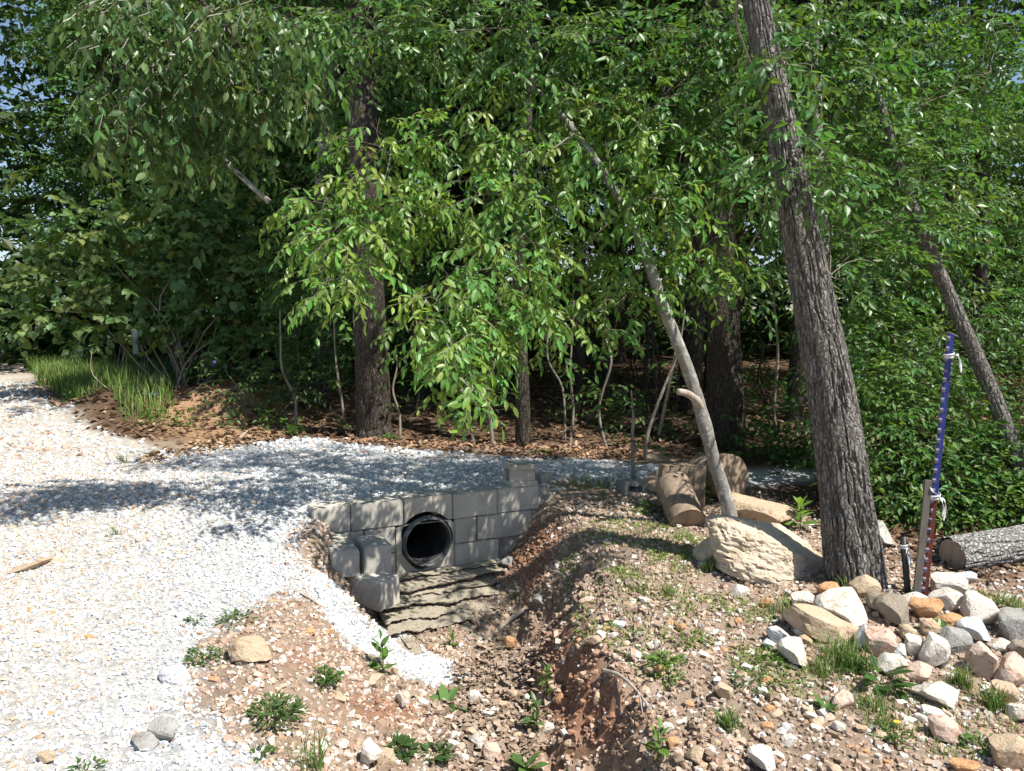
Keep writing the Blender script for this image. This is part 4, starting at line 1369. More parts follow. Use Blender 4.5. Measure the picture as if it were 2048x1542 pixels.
# loose leaf clumps added high over the wood to keep its floor shaded
def shade_canopy():
    r = np.random.default_rng(62)
    cl = []
    for k in range(520):
        x, y = r.uniform(-10, 9), r.uniform(7.6, 20)
        if x > 4 and y > 12: continue
        if x < -3.0 and y < 17: continue
        cl.append((np.array([x, y, r.uniform(5.2, 11)]), (1.1, 1.1, .5), 13))
    temps = [spray_template(9, .6, .2, .18, r, .3) for _ in range(6)]
    P, D = clump_sprays(cl, 1, r)
    M, O, Z, I, L = place_sprays(P, D, r.uniform(.8, 1.3, len(P)), temps, r, .3)
    link('woods', leaf_mesh('woods', M, O, Z, tints(I, (.045, .09, .022), r, .35), 'lo', M_LEAF2), kind='stuff', label='leaf clumps added overhead to shade the wood', category='woods')
shade_canopy()

# ---------------------------------------------------------------- stout and slim trunks inside the wood
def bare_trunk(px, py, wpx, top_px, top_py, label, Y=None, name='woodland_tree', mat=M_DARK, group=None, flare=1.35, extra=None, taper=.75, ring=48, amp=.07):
    b = G(px, py) if Y is None else S(px, py, Y)
    Y = b[1]
    b[2] = GZ(b[0], b[1]) - .04
    u = Y / F_PX
    t = S(top_px, top_py, Y + .1)
    R = wpx * u / 2
    d = t - b
    rr = np.random.default_rng(int(px * 3 + py))
    pts = [b, b + d * .06, b + d * .35 + rr.normal(size=3) * .02 * np.linalg.norm(d), b + d * .7 + rr.normal(size=3) * .02 * np.linalg.norm(d), t]
    V, F = tube(pts, [R * flare, R * 1.04, R, R * .9, R * taper], ring, max(24, int(np.linalg.norm(d) * 24)), bark_disp(amp, max(6, R * 90), int(px)) if R > .03 else None)
    tr = thing(name, b, label, 'tree', group)
    link('trunk', make_mesh('trunk', V - b, F, mat, None, R < .03), tr)
    if extra:
        extra(tr, b)
    return tr, b, t
bare_trunk(748, 872, 56, 728, -420, 'stout dark trunk at the back edge of the gravel pad')
bare_trunk(1452, 892, 58, 1436, -420, 'stout shaded trunk seen between the two leaning trees')
bare_trunk(1046, 890, 24, 1040, -300, 'slim dark trunk behind the bright hanging leaves')
bare_trunk(1645, 905, 30, 1638, -100, 'pale lichen covered trunk close behind the furrowed one', mat=M_SMOOTH, Y=7.2)
bare_trunk(655, 880, 34, 648, -350, 'pale trunk high in the leaves left of centre', Y=11.0, mat=M_SMOOTH)
bare_trunk(1375, 900, 26, 1384, -300, 'narrow dark trunk behind the thin leaning tree', Y=10.5)
bare_trunk(1945, 800, 24, 1956, -300, 'dark forked trunk against the sky at the far right', Y=12.0)
bare_trunk(840, 870, 13, 836, 100, 'slim brown trunk left of the hanging branch', Y=10.2)
# the leaning trunk at the right
rb = S(2062, 1020, 5.45); rb[2] = GZ(rb[0], rb[1])
rt = thing('leaning_trunk_tree', rb, 'slim mottled trunk leaning left behind the blue post', 'tree')
rpnts = [S(2075, 1050, rb[1]), S(2036, 930, rb[1]), S(1990, 800, rb[1] + .05), S(1920, 640, rb[1] + .1), S(1850, 480, rb[1] + .15), S(1790, 320, rb[1] + .2), S(1740, 120, rb[1] + .3)]
V, F = tube(rpnts, [.062, .055, .052, .048, .044, .036, .02], 48, 160, bark_disp(.08, 14, 14))
link('trunk', make_mesh('trunk', V - rb, F, M_HICK), rt)
r = np.random.default_rng(51)
RC = [(1780, 560, rb[1] - .1, 110, 60), (1860, 500, rb[1], 100, 50), (1700, 640, rb[1], 90, 60), (1790, 680, rb[1] - .1, 110, 60), (1900, 420, rb[1], 110, 60, .7), (1760, 760, rb[1] - .1, 100, 60), (1960, 620, rb[1] + .1, 80, 50, .6), (1820, 260, rb[1], 160, 70), (1650, 460, rb[1], 90, 60)]
T_SH = [spray_template(9, .30, .085, .2, r, .3, True) for _ in range(8)]
RC = [(a[0], a[1], 5.85 + (1060 - a[1]) / 560 * 1.1) + tuple(a[3:]) for a in RC]
cl, _ = crown(rt, rb, RC, 150, T_SH, (.085, .185, .045), r, 'mid', droop=.05, outer=.15)
twig_net(rt, rb, np.array(rpnts[2:]), cl, r, .009)

# saplings: thin stems with a few leaves
T_SAP = [spray_template(6, .24, .075, .2, r, .3) for _ in range(6)]
def sapling(px, py, tx, ty, wpx, label, leaves=10, Y=None, mat=M_TWIG, group='bare stemmed saplings in the wood edge', tint=(.06, .13, .025), low=.35, lean=None):
    b = G(px, py) if Y is None else S(px, py, Y)
    b[2] = GZ(b[0], b[1]) - .02
    t = S(tx, ty, b[1] + .05)
    u = b[1] / F_PX
    rr = np.random.default_rng(int(px * 13 + py * 7))
    d = t - b
    L = np.linalg.norm(d)
    pts = [b] + [b + d * f + rr.normal(size=3) * .025 * L for f in (.25, .5, .75)] + [t]
    tr = thing('sapling', b, label, 'sapling', group)
    V, F = tube(pts, [wpx * u / 2, wpx * u / 2 * .8, wpx * u / 2 * .35], 8, 22)
    link('stem', make_mesh('stem', V - b, F, mat, None, True), tr)
    C, tt = resample(pts, 30)
    if leaves:
        k = rr.integers(int(30 * low), 30, leaves)
        P = C[k]
        a = rr.uniform(0, 6.28, leaves)
        D = np.stack([np.cos(a), np.sin(a), rr.uniform(-.1, .5, leaves)], 1)
        M, O, Z, I, Ln = place_sprays(P, D, rr.uniform(.8, 1.5, leaves), T_SAP, rr, .3)
        link('foliage', leaf_mesh('foliage', M, O, Z, tints(I, tint, rr), 'mid', M_LEAF2, b, Ln), tr)
for a in [
 (948, 888, 905, 690, 9, 'slender pale sapling leaning left at the pad edge, left of a pair'),
 (985, 892, 962, 700, 9, 'slender pale sapling leaning left at the pad edge, right of a pair'),
 (716, 866, 712, 560, 10, 'pale straight sapling in front of the stout dark trunk'),
 (690, 850, 668, 640, 6, 'thin grey sapling left of the stout dark trunk'),
 (800, 872, 790, 700, 6, 'thin bare stem right of the stout dark trunk'),
 (590, 850, 560, 620, 7, 'pale crooked stem left of the leaf litter mound'),
 (355, 750, 300, 600, 9, 'white barked stem leaning left on the grassy bank'),
 (372, 742, 345, 560, 9, 'grey stem leaning left beside the white barked one'),
 (1215, 900, 1212, 560, 6, 'thin upright stem in the dark gap right of centre'),
 (1140, 890, 1148, 600, 6, 'thin dark stem behind the wall end'),
 (1290, 920, 1370, 620, 8, 'long bare sapling crossing behind the thin leaning tree'),
 (1560, 900, 1540, 560, 7, 'thin stem left of the furrowed trunk'),
 (1268, 960, 1262, 780, 9, 'dark sapling growing by the hollow block'),
 (1130, 880, 1090, 520, 5, 'hair thin stem behind the hanging branch'),
 (880, 866, 890, 560, 6, 'thin dark stem behind the hanging leaves on their left'),
]:
    sapling(*a)
rs = np.random.default_rng(71)
for k in range(34):
    px = rs.uniform(560, 1620)
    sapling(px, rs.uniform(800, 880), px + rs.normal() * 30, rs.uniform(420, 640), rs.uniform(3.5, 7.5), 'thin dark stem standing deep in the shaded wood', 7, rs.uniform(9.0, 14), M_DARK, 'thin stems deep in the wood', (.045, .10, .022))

# heart-leaved shrub on the left bank
def shrub(px, py, Y, blobs, label, tint, seed, tmpl='mid', leafs=.08, stems=6, dens=60, pair=False, mat=M_LEAF2, droop=.0, name='shrub', stemmat=M_TWIG, twr=.008, spread=.25, n_leaf=8, outer=.2, flat=True, L=.32):
    b = S(px, py, Y); b[2] = GZ(b[0], b[1]) - .02
    r = np.random.default_rng(seed)
    if seed in (83, 84, 85):
        blobs = [(a[0], a[1], 5.35 + (1060 - a[1]) / 560 * 1.1) + tuple(a[3:]) for a in blobs]
    t = thing(name, b, label, 'shrub')
    temps = [spray_template(n_leaf, L, leafs, .12, r, .3, pair) for _ in range(8)]
    cl, _ = crown(t, b, blobs, dens, temps, tint, r, tmpl, mat, droop=droop, outer=outer, name='foliage', tw=.002)
    parts = []
    for c, rad, n in cl:
        st = b + np.array([r.normal() * spread * .4, r.normal() * spread * .4, 0])
        parts.append(limb(st, c, twr, twr * .35, r, .05, .06, 5, 10))
    for i, pt in enumerate(parts):
        link('stem', make_mesh('stem', pt[0] - b, pt[1], stemmat, None, True), t)
    return t
shrub(370, 742, 11.6, [(180, 460, 11.5, 130, 45), (330, 430, 11.6, 150, 45), (120, 560, 11.5, 90, 40), (260, 560, 11.5, 130, 45), (400, 540, 11.6, 120, 50), (480, 620, 11.6, 110, 55), (230, 640, 11.5, 120, 35), (400, 650, 11.5, 90, 40, .7), (520, 520, 11.7, 100, 50), (90, 620, 11.4, 60, 30), (440, 470, 11.7, 110, 50), (540, 690, 11.5, 90, 40, .8)],
      'wide shrub with grey green heart shaped leaves over the left bank', (.14, .23, .08), 81, 'heart', .125, dens=108, twr=.022, flat=True, L=.5)
shrub(560, 850, 9.4, [(560, 770, 9.3, 70, 40), (500, 800, 9.2, 60, 30), (620, 740, 9.4, 60, 50), (450, 740, 9.6, 60, 30)], 'low green bush on the shaded leaf litter bank', (.055, .115, .026), 82, dens=132)
shrub(1790, 960, 6.6, [(1760, 860, 6.5, 100, 70), (1720, 760, 6.6, 70, 60), (1850, 760, 6.6, 90, 60), (1800, 940, 6.4, 100, 50)], 'leafy bright green shrub right of the furrowed trunk', (.095, .20, .048), 83, dens=255, leafs=.075)
shrub(1960, 1010, 6.5, [(1930, 880, 6.6, 90, 60), (2020, 900, 6.7, 80, 70), (1970, 960, 6.4, 110, 50), (1900, 960, 6.4, 80, 50)], 'leafy green shrub at the foot of the right leaning trunk', (.088, .185, .046), 84, dens=255, leafs=.075)
shrub(1850, 1060, 5.6, [(1800, 1010, 5.6, 80, 45), (1900, 1030, 5.5, 100, 45), (1980, 1010, 5.6, 80, 50), (1860, 1070, 5.3, 90, 25), (1770, 1060, 5.5, 50, 30)], 'low yellow green creeper bush behind the posts', (.12, .225, .048), 85, dens=255, leafs=.06)
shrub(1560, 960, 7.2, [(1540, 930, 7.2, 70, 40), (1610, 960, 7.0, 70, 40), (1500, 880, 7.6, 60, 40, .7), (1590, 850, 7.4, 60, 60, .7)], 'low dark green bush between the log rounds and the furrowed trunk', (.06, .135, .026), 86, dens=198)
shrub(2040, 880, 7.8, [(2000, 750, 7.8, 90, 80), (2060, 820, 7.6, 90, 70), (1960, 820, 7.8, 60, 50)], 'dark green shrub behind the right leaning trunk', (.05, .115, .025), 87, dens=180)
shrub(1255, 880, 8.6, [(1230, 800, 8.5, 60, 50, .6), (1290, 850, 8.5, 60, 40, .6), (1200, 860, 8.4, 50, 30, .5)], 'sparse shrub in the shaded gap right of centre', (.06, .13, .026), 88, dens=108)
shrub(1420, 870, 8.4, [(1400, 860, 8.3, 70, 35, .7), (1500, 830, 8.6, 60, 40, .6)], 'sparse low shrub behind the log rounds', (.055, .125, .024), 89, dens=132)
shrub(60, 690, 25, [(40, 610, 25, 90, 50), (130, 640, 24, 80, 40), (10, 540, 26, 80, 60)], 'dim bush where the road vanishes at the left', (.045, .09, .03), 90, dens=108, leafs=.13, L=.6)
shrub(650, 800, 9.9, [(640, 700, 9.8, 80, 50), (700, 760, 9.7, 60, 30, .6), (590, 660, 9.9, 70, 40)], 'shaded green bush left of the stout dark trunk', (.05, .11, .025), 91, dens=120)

# ---------------------------------------------------------------- logs
def log_round(px, py, dia_px, length, axis, Y, label, seed, name='log_round', half=False, face_mat=None):
    u = Y / F_PX; R = dia_px * u / 2
    c = S(px, py, Y)
    t = thing(name, c, label, 'log')
    a = np.array(axis, float); a /= np.linalg.norm(a)
    n = 44
    th = np.linspace(0, 2 * np.pi, n, endpoint=False)
    rr = R * (1 + .05 * fbm(np.stack([np.cos(th) * 1.5, np.sin(th) * 1.5, th * 0 + seed], 1), 3, seed))
    if half:
        keep = np.sin(th) > -.15
    X2, Y2 = rr * np.cos(th), rr * np.sin(th)
    if half:
        Y2 = np.maximum(Y2, -.12 * R + .01 * np.cos(th * 9))
    zs = np.linspace(0, length, 16)
    V = []
    for z in zs:
        k = 1 + .03 * fbm(np.stack([X2 * 30, Y2 * 30, np.full(n, z * 16)], 1), 3, seed)
        V.append(np.stack([X2 * k, Y2 * k, np.full(n, -z)], 1))
    V = np.concatenate(V)
    i = np.arange(15)[:, None] * n; j = np.arange(n)[None]; j2 = (j + 1) % n
    Q = np.stack([i + j, i + n + j, i + n + j2, i + j2], -1).reshape(-1, 4)
    bk = link('bark', make_mesh('bark', V, Q, face_mat or M_LOGBARK, None, True), t)
    for nm, z, sgn in (('cut_face', .002, 1), ('cut_face', -length - .002, -1)):
        rings = [(f, f) for f in (0.02, .3, .6, .85, .995)]
        VV = [np.stack([V[:n, 0] * f, V[:n, 1] * f, np.full(n, z) + .004 * fbm(np.stack([V[:n, 0] * f * 40, V[:n, 1] * f * 40, np.full(n, seed)], 1), 2, seed)], 1) for f, _ in rings]
        VV = np.concatenate(VV)
        i = np.arange(4)[:, None] * n
        Q = np.stack([i + j, i + n + j, i + n + j2, i + j2], -1).reshape(-1, 4)
        if sgn < 0: Q = Q[:, ::-1]
        link(nm, make_mesh(nm, VV, Q, M_CUT), t)
    orient(t, a, (0, 0, 1) if abs(a[2]) < .8 else (1, 0, 0))
    return t
log_round(1462, 954, 92, .34, (.42, -.88, .12), 5.95, 'big upright log round showing its sawn face behind the thin tree', 1)
log_round(1320, 962, 62, .36, (-.25, -.55, .8), 6.25, 'leftmost short log round with rough bark', 2)
log_round(1376, 1046, 74, .40, (.10, -.86, -.50), 5.30, 'lowest log round, its dull sawn end turned to the viewer', 4)
t = log_round(1368, 985, 96, .34, (.1, .25, .95), 5.75, 'split half log standing on end with a dark flat face', 5, half=True)
c = S(1366, 932, 5.75); t.location = c
t.rotation_euler = Matrix(((-.92, .38, 0), (.38, .92, 0), (0, 0, 1))).transposed().to_euler()
t.rotation_euler = (-.08, .06, math.radians(14))

# fallen grey log
fa, fb = S(1900, 1112, 4.5), S(2085, 1078, 4.7)
def fallen_log():
    t = thing('fallen_log', fa, 'grey weathered fallen log with cracked bark at the right edge', 'log')
    d = fb - fa
    pts = [fa, fa + d * .3, fa + d * .7, fb + d * .5]
    V, F = tube(pts, [.112, .108, .105, .105], 80, 200, bark_disp(.10, 20, 6), cap=False)
    link('bark', make_mesh('bark', V - fa, F, M_GREYLOG), t)
    V, F = tube([fa + d * .02, fa + d * .021], [.098, .098], 30, 2)
    link('cut_end', make_mesh('cut_end', V - fa, F, M_DEAD), t)
fallen_log()

# sticks
def stick(pix, Ys, r0, r1, label, mat=M_DEAD, lift=.012, forks=()):
    pts = []
    for k, p in enumerate(pix):
        q = G(*p) if Ys is None else S(p[0], p[1], Ys[k])
        if Ys is None: q[2] += lift
        pts.append(q)
    b = pts[0].copy()
    parts = [tube(pts, [r0, r1], 8, 24)]
    for k, e in forks:
        q = G(*e); q[2] += .03
        parts.append(tube([pts[k], (pts[k] + q) / 2 + np.array([0, 0, .015]), q], [r1 * 1.2, r1 * .5], 5, 8))
    V, F = merge(parts)
    V = V + .0015 * np.stack([vnoise(V * 60 + k * 9, k) for k in range(3)], 1)
    link('stick', make_mesh('stick', V - b, F, mat, None, True), None, b, label=label, category='stick')
stick([(968, 1292), (1005, 1255), (1050, 1222)], None, .013, .017, 'thick brown stick sunk at the foot of the red bank')
stick([(1205, 1360), (1240, 1372), (1275, 1405), (1300, 1442)], None, .011, .004, 'dead branch arching over the eroded clay face', lift=.05, forks=[(2, (1245, 1420)), (2, (1285, 1440))])
stick([(940, 1322), (985, 1300), (1040, 1296)], None, .008, .005, 'thin stick across the ditch bottom')
stick([(1495, 1545), (1478, 1490), (1468, 1440)], None, .010, .005, 'dark root running down the bank by the grass tuft', M_TWIG)
stick([(480, 878), (500, 862), (530, 850)], None, .02, .012, 'grey branch end in the dead leaves beside the drive')
stick([(770, 900), (840, 915), (930, 918)], None, .010, .008, 'thin branch lying along the far edge of the gravel')
stick([(880, 895), (960, 902), (1060, 905), (1140, 900)], None, .012, .006, 'long dead branch at the back of the gravel pad')
stick([(590, 1185), (620, 1200), (640, 1215)], None, .008, .006, 'brown twig on the gravel shoulder')
stick([(1330, 890), (1400, 870), (1460, 880), (1500, 905)], None, .009, .005, 'bent grey branch in the litter behind the log rounds')
stick([(1352, 705), (1335, 790), (1318, 870)], [8.2, 8.25, 8.3], .018, .022, 'bare pale pole leaning in the shade behind the thin tree')
stick([(430, 300), (480, 350), (540, 405)], [9.0, 9.0, 9.0], .03, .034, 'pale dead limb slanting through the leaves at the upper left', M_SMOOTH)
stick([(1690, 1060), (1840, 1085), (1855, 1100)], None, .006, .004, 'thin twig in the leaves behind the posts')

# ---------------------------------------------------------------- posts
def t_post():
    b = G(1846, 1196); top = S(1902, 668, b[1] - .02)
    b[2] -= .12
    d = Vector(top - b); L = d.length
    t = thing('metal_fence_post', b, 'studded steel fence post painted blue above and rust red below', 'fence post')
    orient(t, d, (.96, -.26, 0))
    w, k, w2 = .0155, .0035, .028
    split = L * .44
    def tee(z0, z1, mat, name):
        mb = MB()
        mb.box(-w, w, -k, k * .0 + k * .4, z0, z1)
        mb.box(-k * .7, k * .7, k * .4, w2, z0, z1)
        mb.box(-w * .45, w * .45, w2, w2 + .005, z0, z1)
        return link(name, mb.mesh(name, mat), t)
    tee(0, split, M_RED, 'lower_post')
    tee(split + .0005, L, M_BLUE, 'upper_post')
    z = .16; n = 0
    sme = None
    while z < L - .03:
        mb = MB()
        for sx in (-1,):
            x0, x1 = -w - .004, -w + .013
            mb.add([(x0, -k - .010, z), (x1, -k - .010, z), (x1, -k, z - .006), (x0, -k, z - .006), (x0, -k - .010, z + .016), (x1, -k - .010, z + .016), (x1, -k, z + .024), (x0, -k, z + .024)],
                   [(0, 3, 2, 1), (4, 5, 6, 7), (0, 1, 5, 4), (1, 2, 6, 5), (2, 3, 7, 6), (3, 0, 4, 7)])
        if sme is None: sme = {}
        key = z < split
        link('stud', mb.mesh('stud', M_STUD), t)
        z += .054
    return b, d
pb, pd = t_post()

def wood_stake():
    b = G(1826, 1196); b[1] -= .02; top = S(1857, 958, b[1] - .01)
    b[2] -= .1
    d = Vector(top - b)
    o = link('wooden_stake', None, None)
    mb = MB(); L = d.length
    mb.box(-.017, .017, -.008, .008, 0, L - .006)
    me = mb.mesh('wooden_stake', M_STAKE)
    o2 = link('wooden_stake', me, None, b, label='grey weathered flat wooden stake leaning on the metal post', category='stake')
    bpy.data.objects.remove(o)
    orient(o2, d, (1, -.15, 0))
wood_stake()
def black_pipe():
    b = G(1818, 1190); b[1] -= .01; top = S(1806, 1072, b[1])
    b[2] -= .08
    d = Vector(top - b); L = d.length
    t = thing('pipe_stub', b, 'short black plastic pipe stub standing beside the stake', 'pipe')
    V, Fq = lathe([(.013, 0), (.0165, 0), (.0165, L), (.013, L), (.013, L - .12)], 24)
    link('pipe_wall', make_mesh('pipe_wall', V, Fq, M_PIPE, None, True), t)
    orient(t, d)
    return b, d
bp, bd = black_pipe()

def ribbon(c, wrap_r, tails, label, width=.011, axis=(0, 0, 1)):
    """cloth strip tied round a post with hanging tails"""
    c = np.array(c, float)
    parts = []
    n = 26
    for turn in range(2):
        th = np.linspace(0, 2 * np.pi, n)
        ring = np.stack([wrap_r * (1 + .1 * turn) * np.cos(th), wrap_r * (1 + .1 * turn) * np.sin(th), .006 * np.sin(th + turn) + .012 * turn], 1)
        V = np.concatenate([ring + (0, 0, -width / 2), ring + (0, 0, width / 2)])
        F = np.array([(i, i + 1, n + i + 1) for i in range(n - 1)] + [(i, n + i + 1, n + i) for i in range(n - 1)])
        parts.append((V, F))
    for tail in tails:
        p, tt = resample([(wrap_r * .6, -wrap_r, 0)] + list(tail), 16)
        sd = np.stack([np.cos(tt * 4) * width * .55, np.sin(tt * 4) * width * .4, np.full(16, width * .15)], 1)
        V = np.concatenate([p - sd, p + sd])
        F = np.array([(i, i + 1, 17 + i) for i in range(15)] + [(i, 17 + i, 16 + i) for i in range(15)])
        parts.append((V, F))
    V, F = merge(parts)
    o = link('ribbon_tie', make_mesh('ribbon_tie', V, F, M_RIBBON, None, True), None, c, label=label, category='ribbon')
    m = o.modifiers.new('thickness', 'SOLIDIFY'); m.thickness = .0015
    return o
pt = lambda f: np.array(pb) + np.array(pd) * f
ribbon(pt(.925), .024, [[(.03, -.03, .012), (.045, -.03, -.03), (.05, -.03, -.085)], [(.02, -.035, .01), (.038, -.035, -.02), (.042, -.03, -.06)]], 'white cloth strip knotted near the blue post top')
ribbon(pt(.44) + np.array([-.012, -.005, 0]), .034, [[(.03, -.04, .0), (.045, -.045, -.03), (.04, -.04, -.12)], [(.025, -.045, -.01), (.035, -.045, -.05), (.032, -.04, -.10)], [(.0, -.05, .02), (-.03, -.05, .04), (-.035, -.04, .06)]], 'white cloth strip tying stake and red post together')
ribbon(np.array(bp) + np.array(bd) * .86, .021, [[(.02, -.02, -.01), (.028, -.02, -.04), (.022, -.02, -.085)], [(0.0, -.03, -.02), (.012, -.03, -.06), (.02, -.03, -.10)]], 'white cloth strip hanging from the black pipe stub')

# ---------------------------------------------------------------- weeds and grass
def blade_set(b, n, h, spread, r, w=.004, base=(.09, .17, .035), curve=.5):
    a = r.uniform(0, 6.28, n); L = h * r.uniform(.55, 1.1, n); out = r.uniform(.15, 1.0, n) * curve
    o = b + np.stack([r.normal(size=n) * spread, r.normal(size=n) * spread, np.zeros(n)], 1)
    d = np.stack([np.cos(a), np.sin(a), np.zeros(n)], 1)
    sd = np.stack([-np.sin(a), np.cos(a), np.zeros(n)], 1)
    t = np.array([0, .4, .75, 1.0]); wd = np.array([1, .85, .55, .05]) * w
    V = np.zeros((n, 8, 3))
    for k in range(4):
        c = o + d * (L * out * t[k] ** 2)[:, None] + np.array([0, 0, 1.0]) * (L * (t[k] - .35 * out * t[k] ** 2.5))[:, None]
        V[:, 2 * k] = c - sd * wd[k]; V[:, 2 * k + 1] = c + sd * wd[k]
    F = np.concatenate([np.array([(2 * k, 2 * k + 1, 2 * k + 3), (2 * k, 2 * k + 3, 2 * k + 2)]) for k in range(3)])
    FF = (F[None] + (np.arange(n) * 8)[:, None, None]).reshape(-1, 3)
    T = np.repeat(np.array(base)[None] * r.uniform(.7, 1.3, n)[:, None], 8, 0)
    dry = np.repeat(r.uniform(size=n) < .12, 8)
    T[dry] = np.array([.30, .25, .13])
    return V.reshape(-1, 3), FF, T

def grass_tuft(px, py, h, n, label, spread=.02, group=None, base=(.12, .205, .05), w=.0026, curve=.85):
    b = G(px, py); b[2] -= .005
    r = np.random.default_rng(int(px * 5 + py))
    V, F, T = blade_set(np.zeros(3), n, h, spread, r, w, base, curve)
    link('grass_tuft', make_mesh('grass_tuft', V, F, M_GRASS, T), None, b, label=label, category='grass tuft', group=group)
for a in [
 (1422, 1142, .10, 90, 'short grass tuft at the left end of the boulder'),
 (1340, 1190, .08, 70, 'grass tuft on the open bank left of the boulder', .025),
 (1270, 1185, .07, 60, 'thin grass tuft in the middle of the bank', .035),
 (1690, 1330, .17, 170, 'long bright grass clump in front of the white round rock', .05),
 (1640, 1350, .11, 90, 'grass beside the cream squarish stone', .03),
 (1922, 1372, .12, 90, 'dark grass tuft under the slanting white stone', .02),
 (1992, 1420, .14, 100, 'dark grass tuft at the right beside the grey tan stone', .025),
 (1458, 1462, .12, 110, 'drooping grass tuft on the lip of the bank', .02),
 (1745, 1418, .09, 90, 'fine grass tuft on the bare right bank', .03),
 (1760, 1455, .08, 80, 'fine grass tuft just below another one', .03),
 (1690, 1185, .16, 26, 'tall thin grass blades at the furrowed tree foot', .02),
 (1958, 1210, .10, 110, 'grass under the fallen log, left patch', .035),
 (2020, 1215, .10, 110, 'grass under the fallen log, right patch', .035),
 (1560, 1225, .12, 50, 'wispy grass above the bluish flat stone', .04),
 (620, 1538, .20, 46, 'coarse grass clump cut by the bottom edge', .03),
 (228, 1072, .12, 16, 'few grass blades in the sunlit gravel'),
 (245, 925, .14, 20, 'few grass blades in the road shade'),
 (1160, 975, .16, 50, 'dark grass behind the right end of the wall', .06),
 (1210, 975, .16, 40, 'dark grass left of the hollow block', .06),
]:
    grass_tuft(*a)

def grass_mass(name, poly_px, n, h, label, w=.004, base=(.085, .165, .04)):
    poly = plan(poly_px)
    r = np.random.default_rng(n)
    lo, hi = poly.min(0), poly.max(0)
    P = r.uniform(lo, hi, (n * 3, 2))
    sd = sdist(P, poly) + .3 * n2(P[:, 0], P[:, 1], 1.6, 3, 3)
    P = P[(sd > 0) & (n2(P[:, 0], P[:, 1], 3, 2, 17) > -.35)][:n]
    B = np.column_stack([P, hgt(P[:, 0], P[:, 1])])
    V, F, T = blade_set(B, len(B), h, .01, r, w, base, .55)
    link(name, make_mesh(name, V, F, M_GRASS, T), kind='stuff', label=label, category='grass')
grass_mass('grass', [(60, 715), (140, 730), (250, 740), (330, 760), (330, 850), (240, 855), (130, 800), (60, 750)], 16000, .33, 'bright verge grass between the road and the wood', .006, (.15, .25, .06))
grass_mass('grass', [(270, 700), (420, 715), (470, 750), (380, 770), (320, 800), (250, 760)], 3500, .34, 'taller grass on top of the left bank', .006, (.075, .15, .035))
grass_mass('grass', [(1130, 1090), (1290, 1040), (1390, 1080), (1420, 1200), (1500, 1300), (1640, 1330), (1560, 1390), (1350, 1320), (1200, 1230)], 1900, .04, 'sparse short grass and seedlings on the stony bank', .0024, (.17, .26, .06))
grass_mass('grass', [(1650, 1340), (2048, 1380), (2048, 1542), (1700, 1500)], 600, .05, 'sparse short grass low on the right bank', .0024, (.15, .23, .06))

# tall dry stalks on the left bank
rr = np.random.default_rng(8)
for k in range(9):
    px = 222 + k * 9 + rr.uniform(-6, 6)
    b = G(px, 775 + rr.uniform(-6, 6)); t = S(px + rr.normal() * 26, rr.uniform(640, 710), b[1])
    V, F = tube([b, (b + t) / 2 + rr.normal(size=3) * .05, t], [.007, .003], 5, 8)
    link('dry_stalk', make_mesh('dry_stalk', V - b, F, M_DEAD, None, True), None, b, label='dry grey stalk rising from the verge grass at the left bank', category='stalk', group='dry stalks on the left bank')

T_WEED = {}
def weed(px, py, h, n, leaf, label, tint=(.095, .19, .04), kind='up', seed=None, tmpl='hi', wide=1.0, group=None):
    b = G(px, py); b[2] -= .004
    r = np.random.default_rng(int(px * 11 + py))
    t = thing('weed', b, label, 'weed', group)
    k = np.arange(n); f = (k + 1) / n
    a = k * 2.4 + r.uniform(0, 1)
    if kind == 'up':
        O = np.stack([r.normal(size=n) * .006, r.normal(size=n) * .006, h * (.08 + .9 * f)], 1)
        el = .15 + .75 * f
        stems = [tube([(0, 0, 0), (.004, .003, h * .5), (0, 0, h)], [.0045, .002], 6, 8)]
    elif kind == 'rosette':
        O = np.zeros((n, 3)) + np.array([0, 0, .01]) + r.normal(size=(n, 3)) * .004
        el = r.uniform(.1, .9, n)
        stems = [tube([(0, 0, -.01), (0, 0, .02)], [.004, .003], 5, 3)]
    else:                                                       # bushy clump
        v = norm(r.normal(size=(n, 3))); v[:, 2] = np.abs(v[:, 2])
        O = v * np.array([h * wide, h * wide, h * .8]) * (r.uniform(.2, 1, n) ** .5)[:, None]
        a = np.arctan2(v[:, 1], v[:, 0]) + r.normal(size=n) * .5
        el = r.uniform(-.1, .8, n)
        stems = [tube([(0, 0, 0), O[q] * .6 + (0, 0, .01), O[q]], [.0025, .0012], 4, 5) for q in range(0, n, 4)]
    fw = np.stack([np.cos(a) * np.cos(el), np.sin(a) * np.cos(el), np.sin(el)], 1)
    up = np.array([0, 0, 1.0]) + r.normal(size=(n, 3)) * .2
    z = norm(up - (up * fw).sum(1)[:, None] * fw)
    M = np.stack([np.cross(fw, z), fw, z], 2)
    Z = leaf * r.uniform(.7, 1.15, n) * (1.1 - .45 * f if kind == 'up' else 1)
    T = np.clip(np.array(tint)[None] * r.uniform(.75, 1.25, n)[:, None], 0, 1)
    link('foliage', leaf_mesh('foliage', M, O, Z, T, tmpl, M_LEAF), t)
    V, F = merge(stems)
    link('stem', make_mesh('stem', V, F, M_GRASS, np.repeat(np.array([(.12, .17, .05)]), len(V), 0), True), t)
    return t
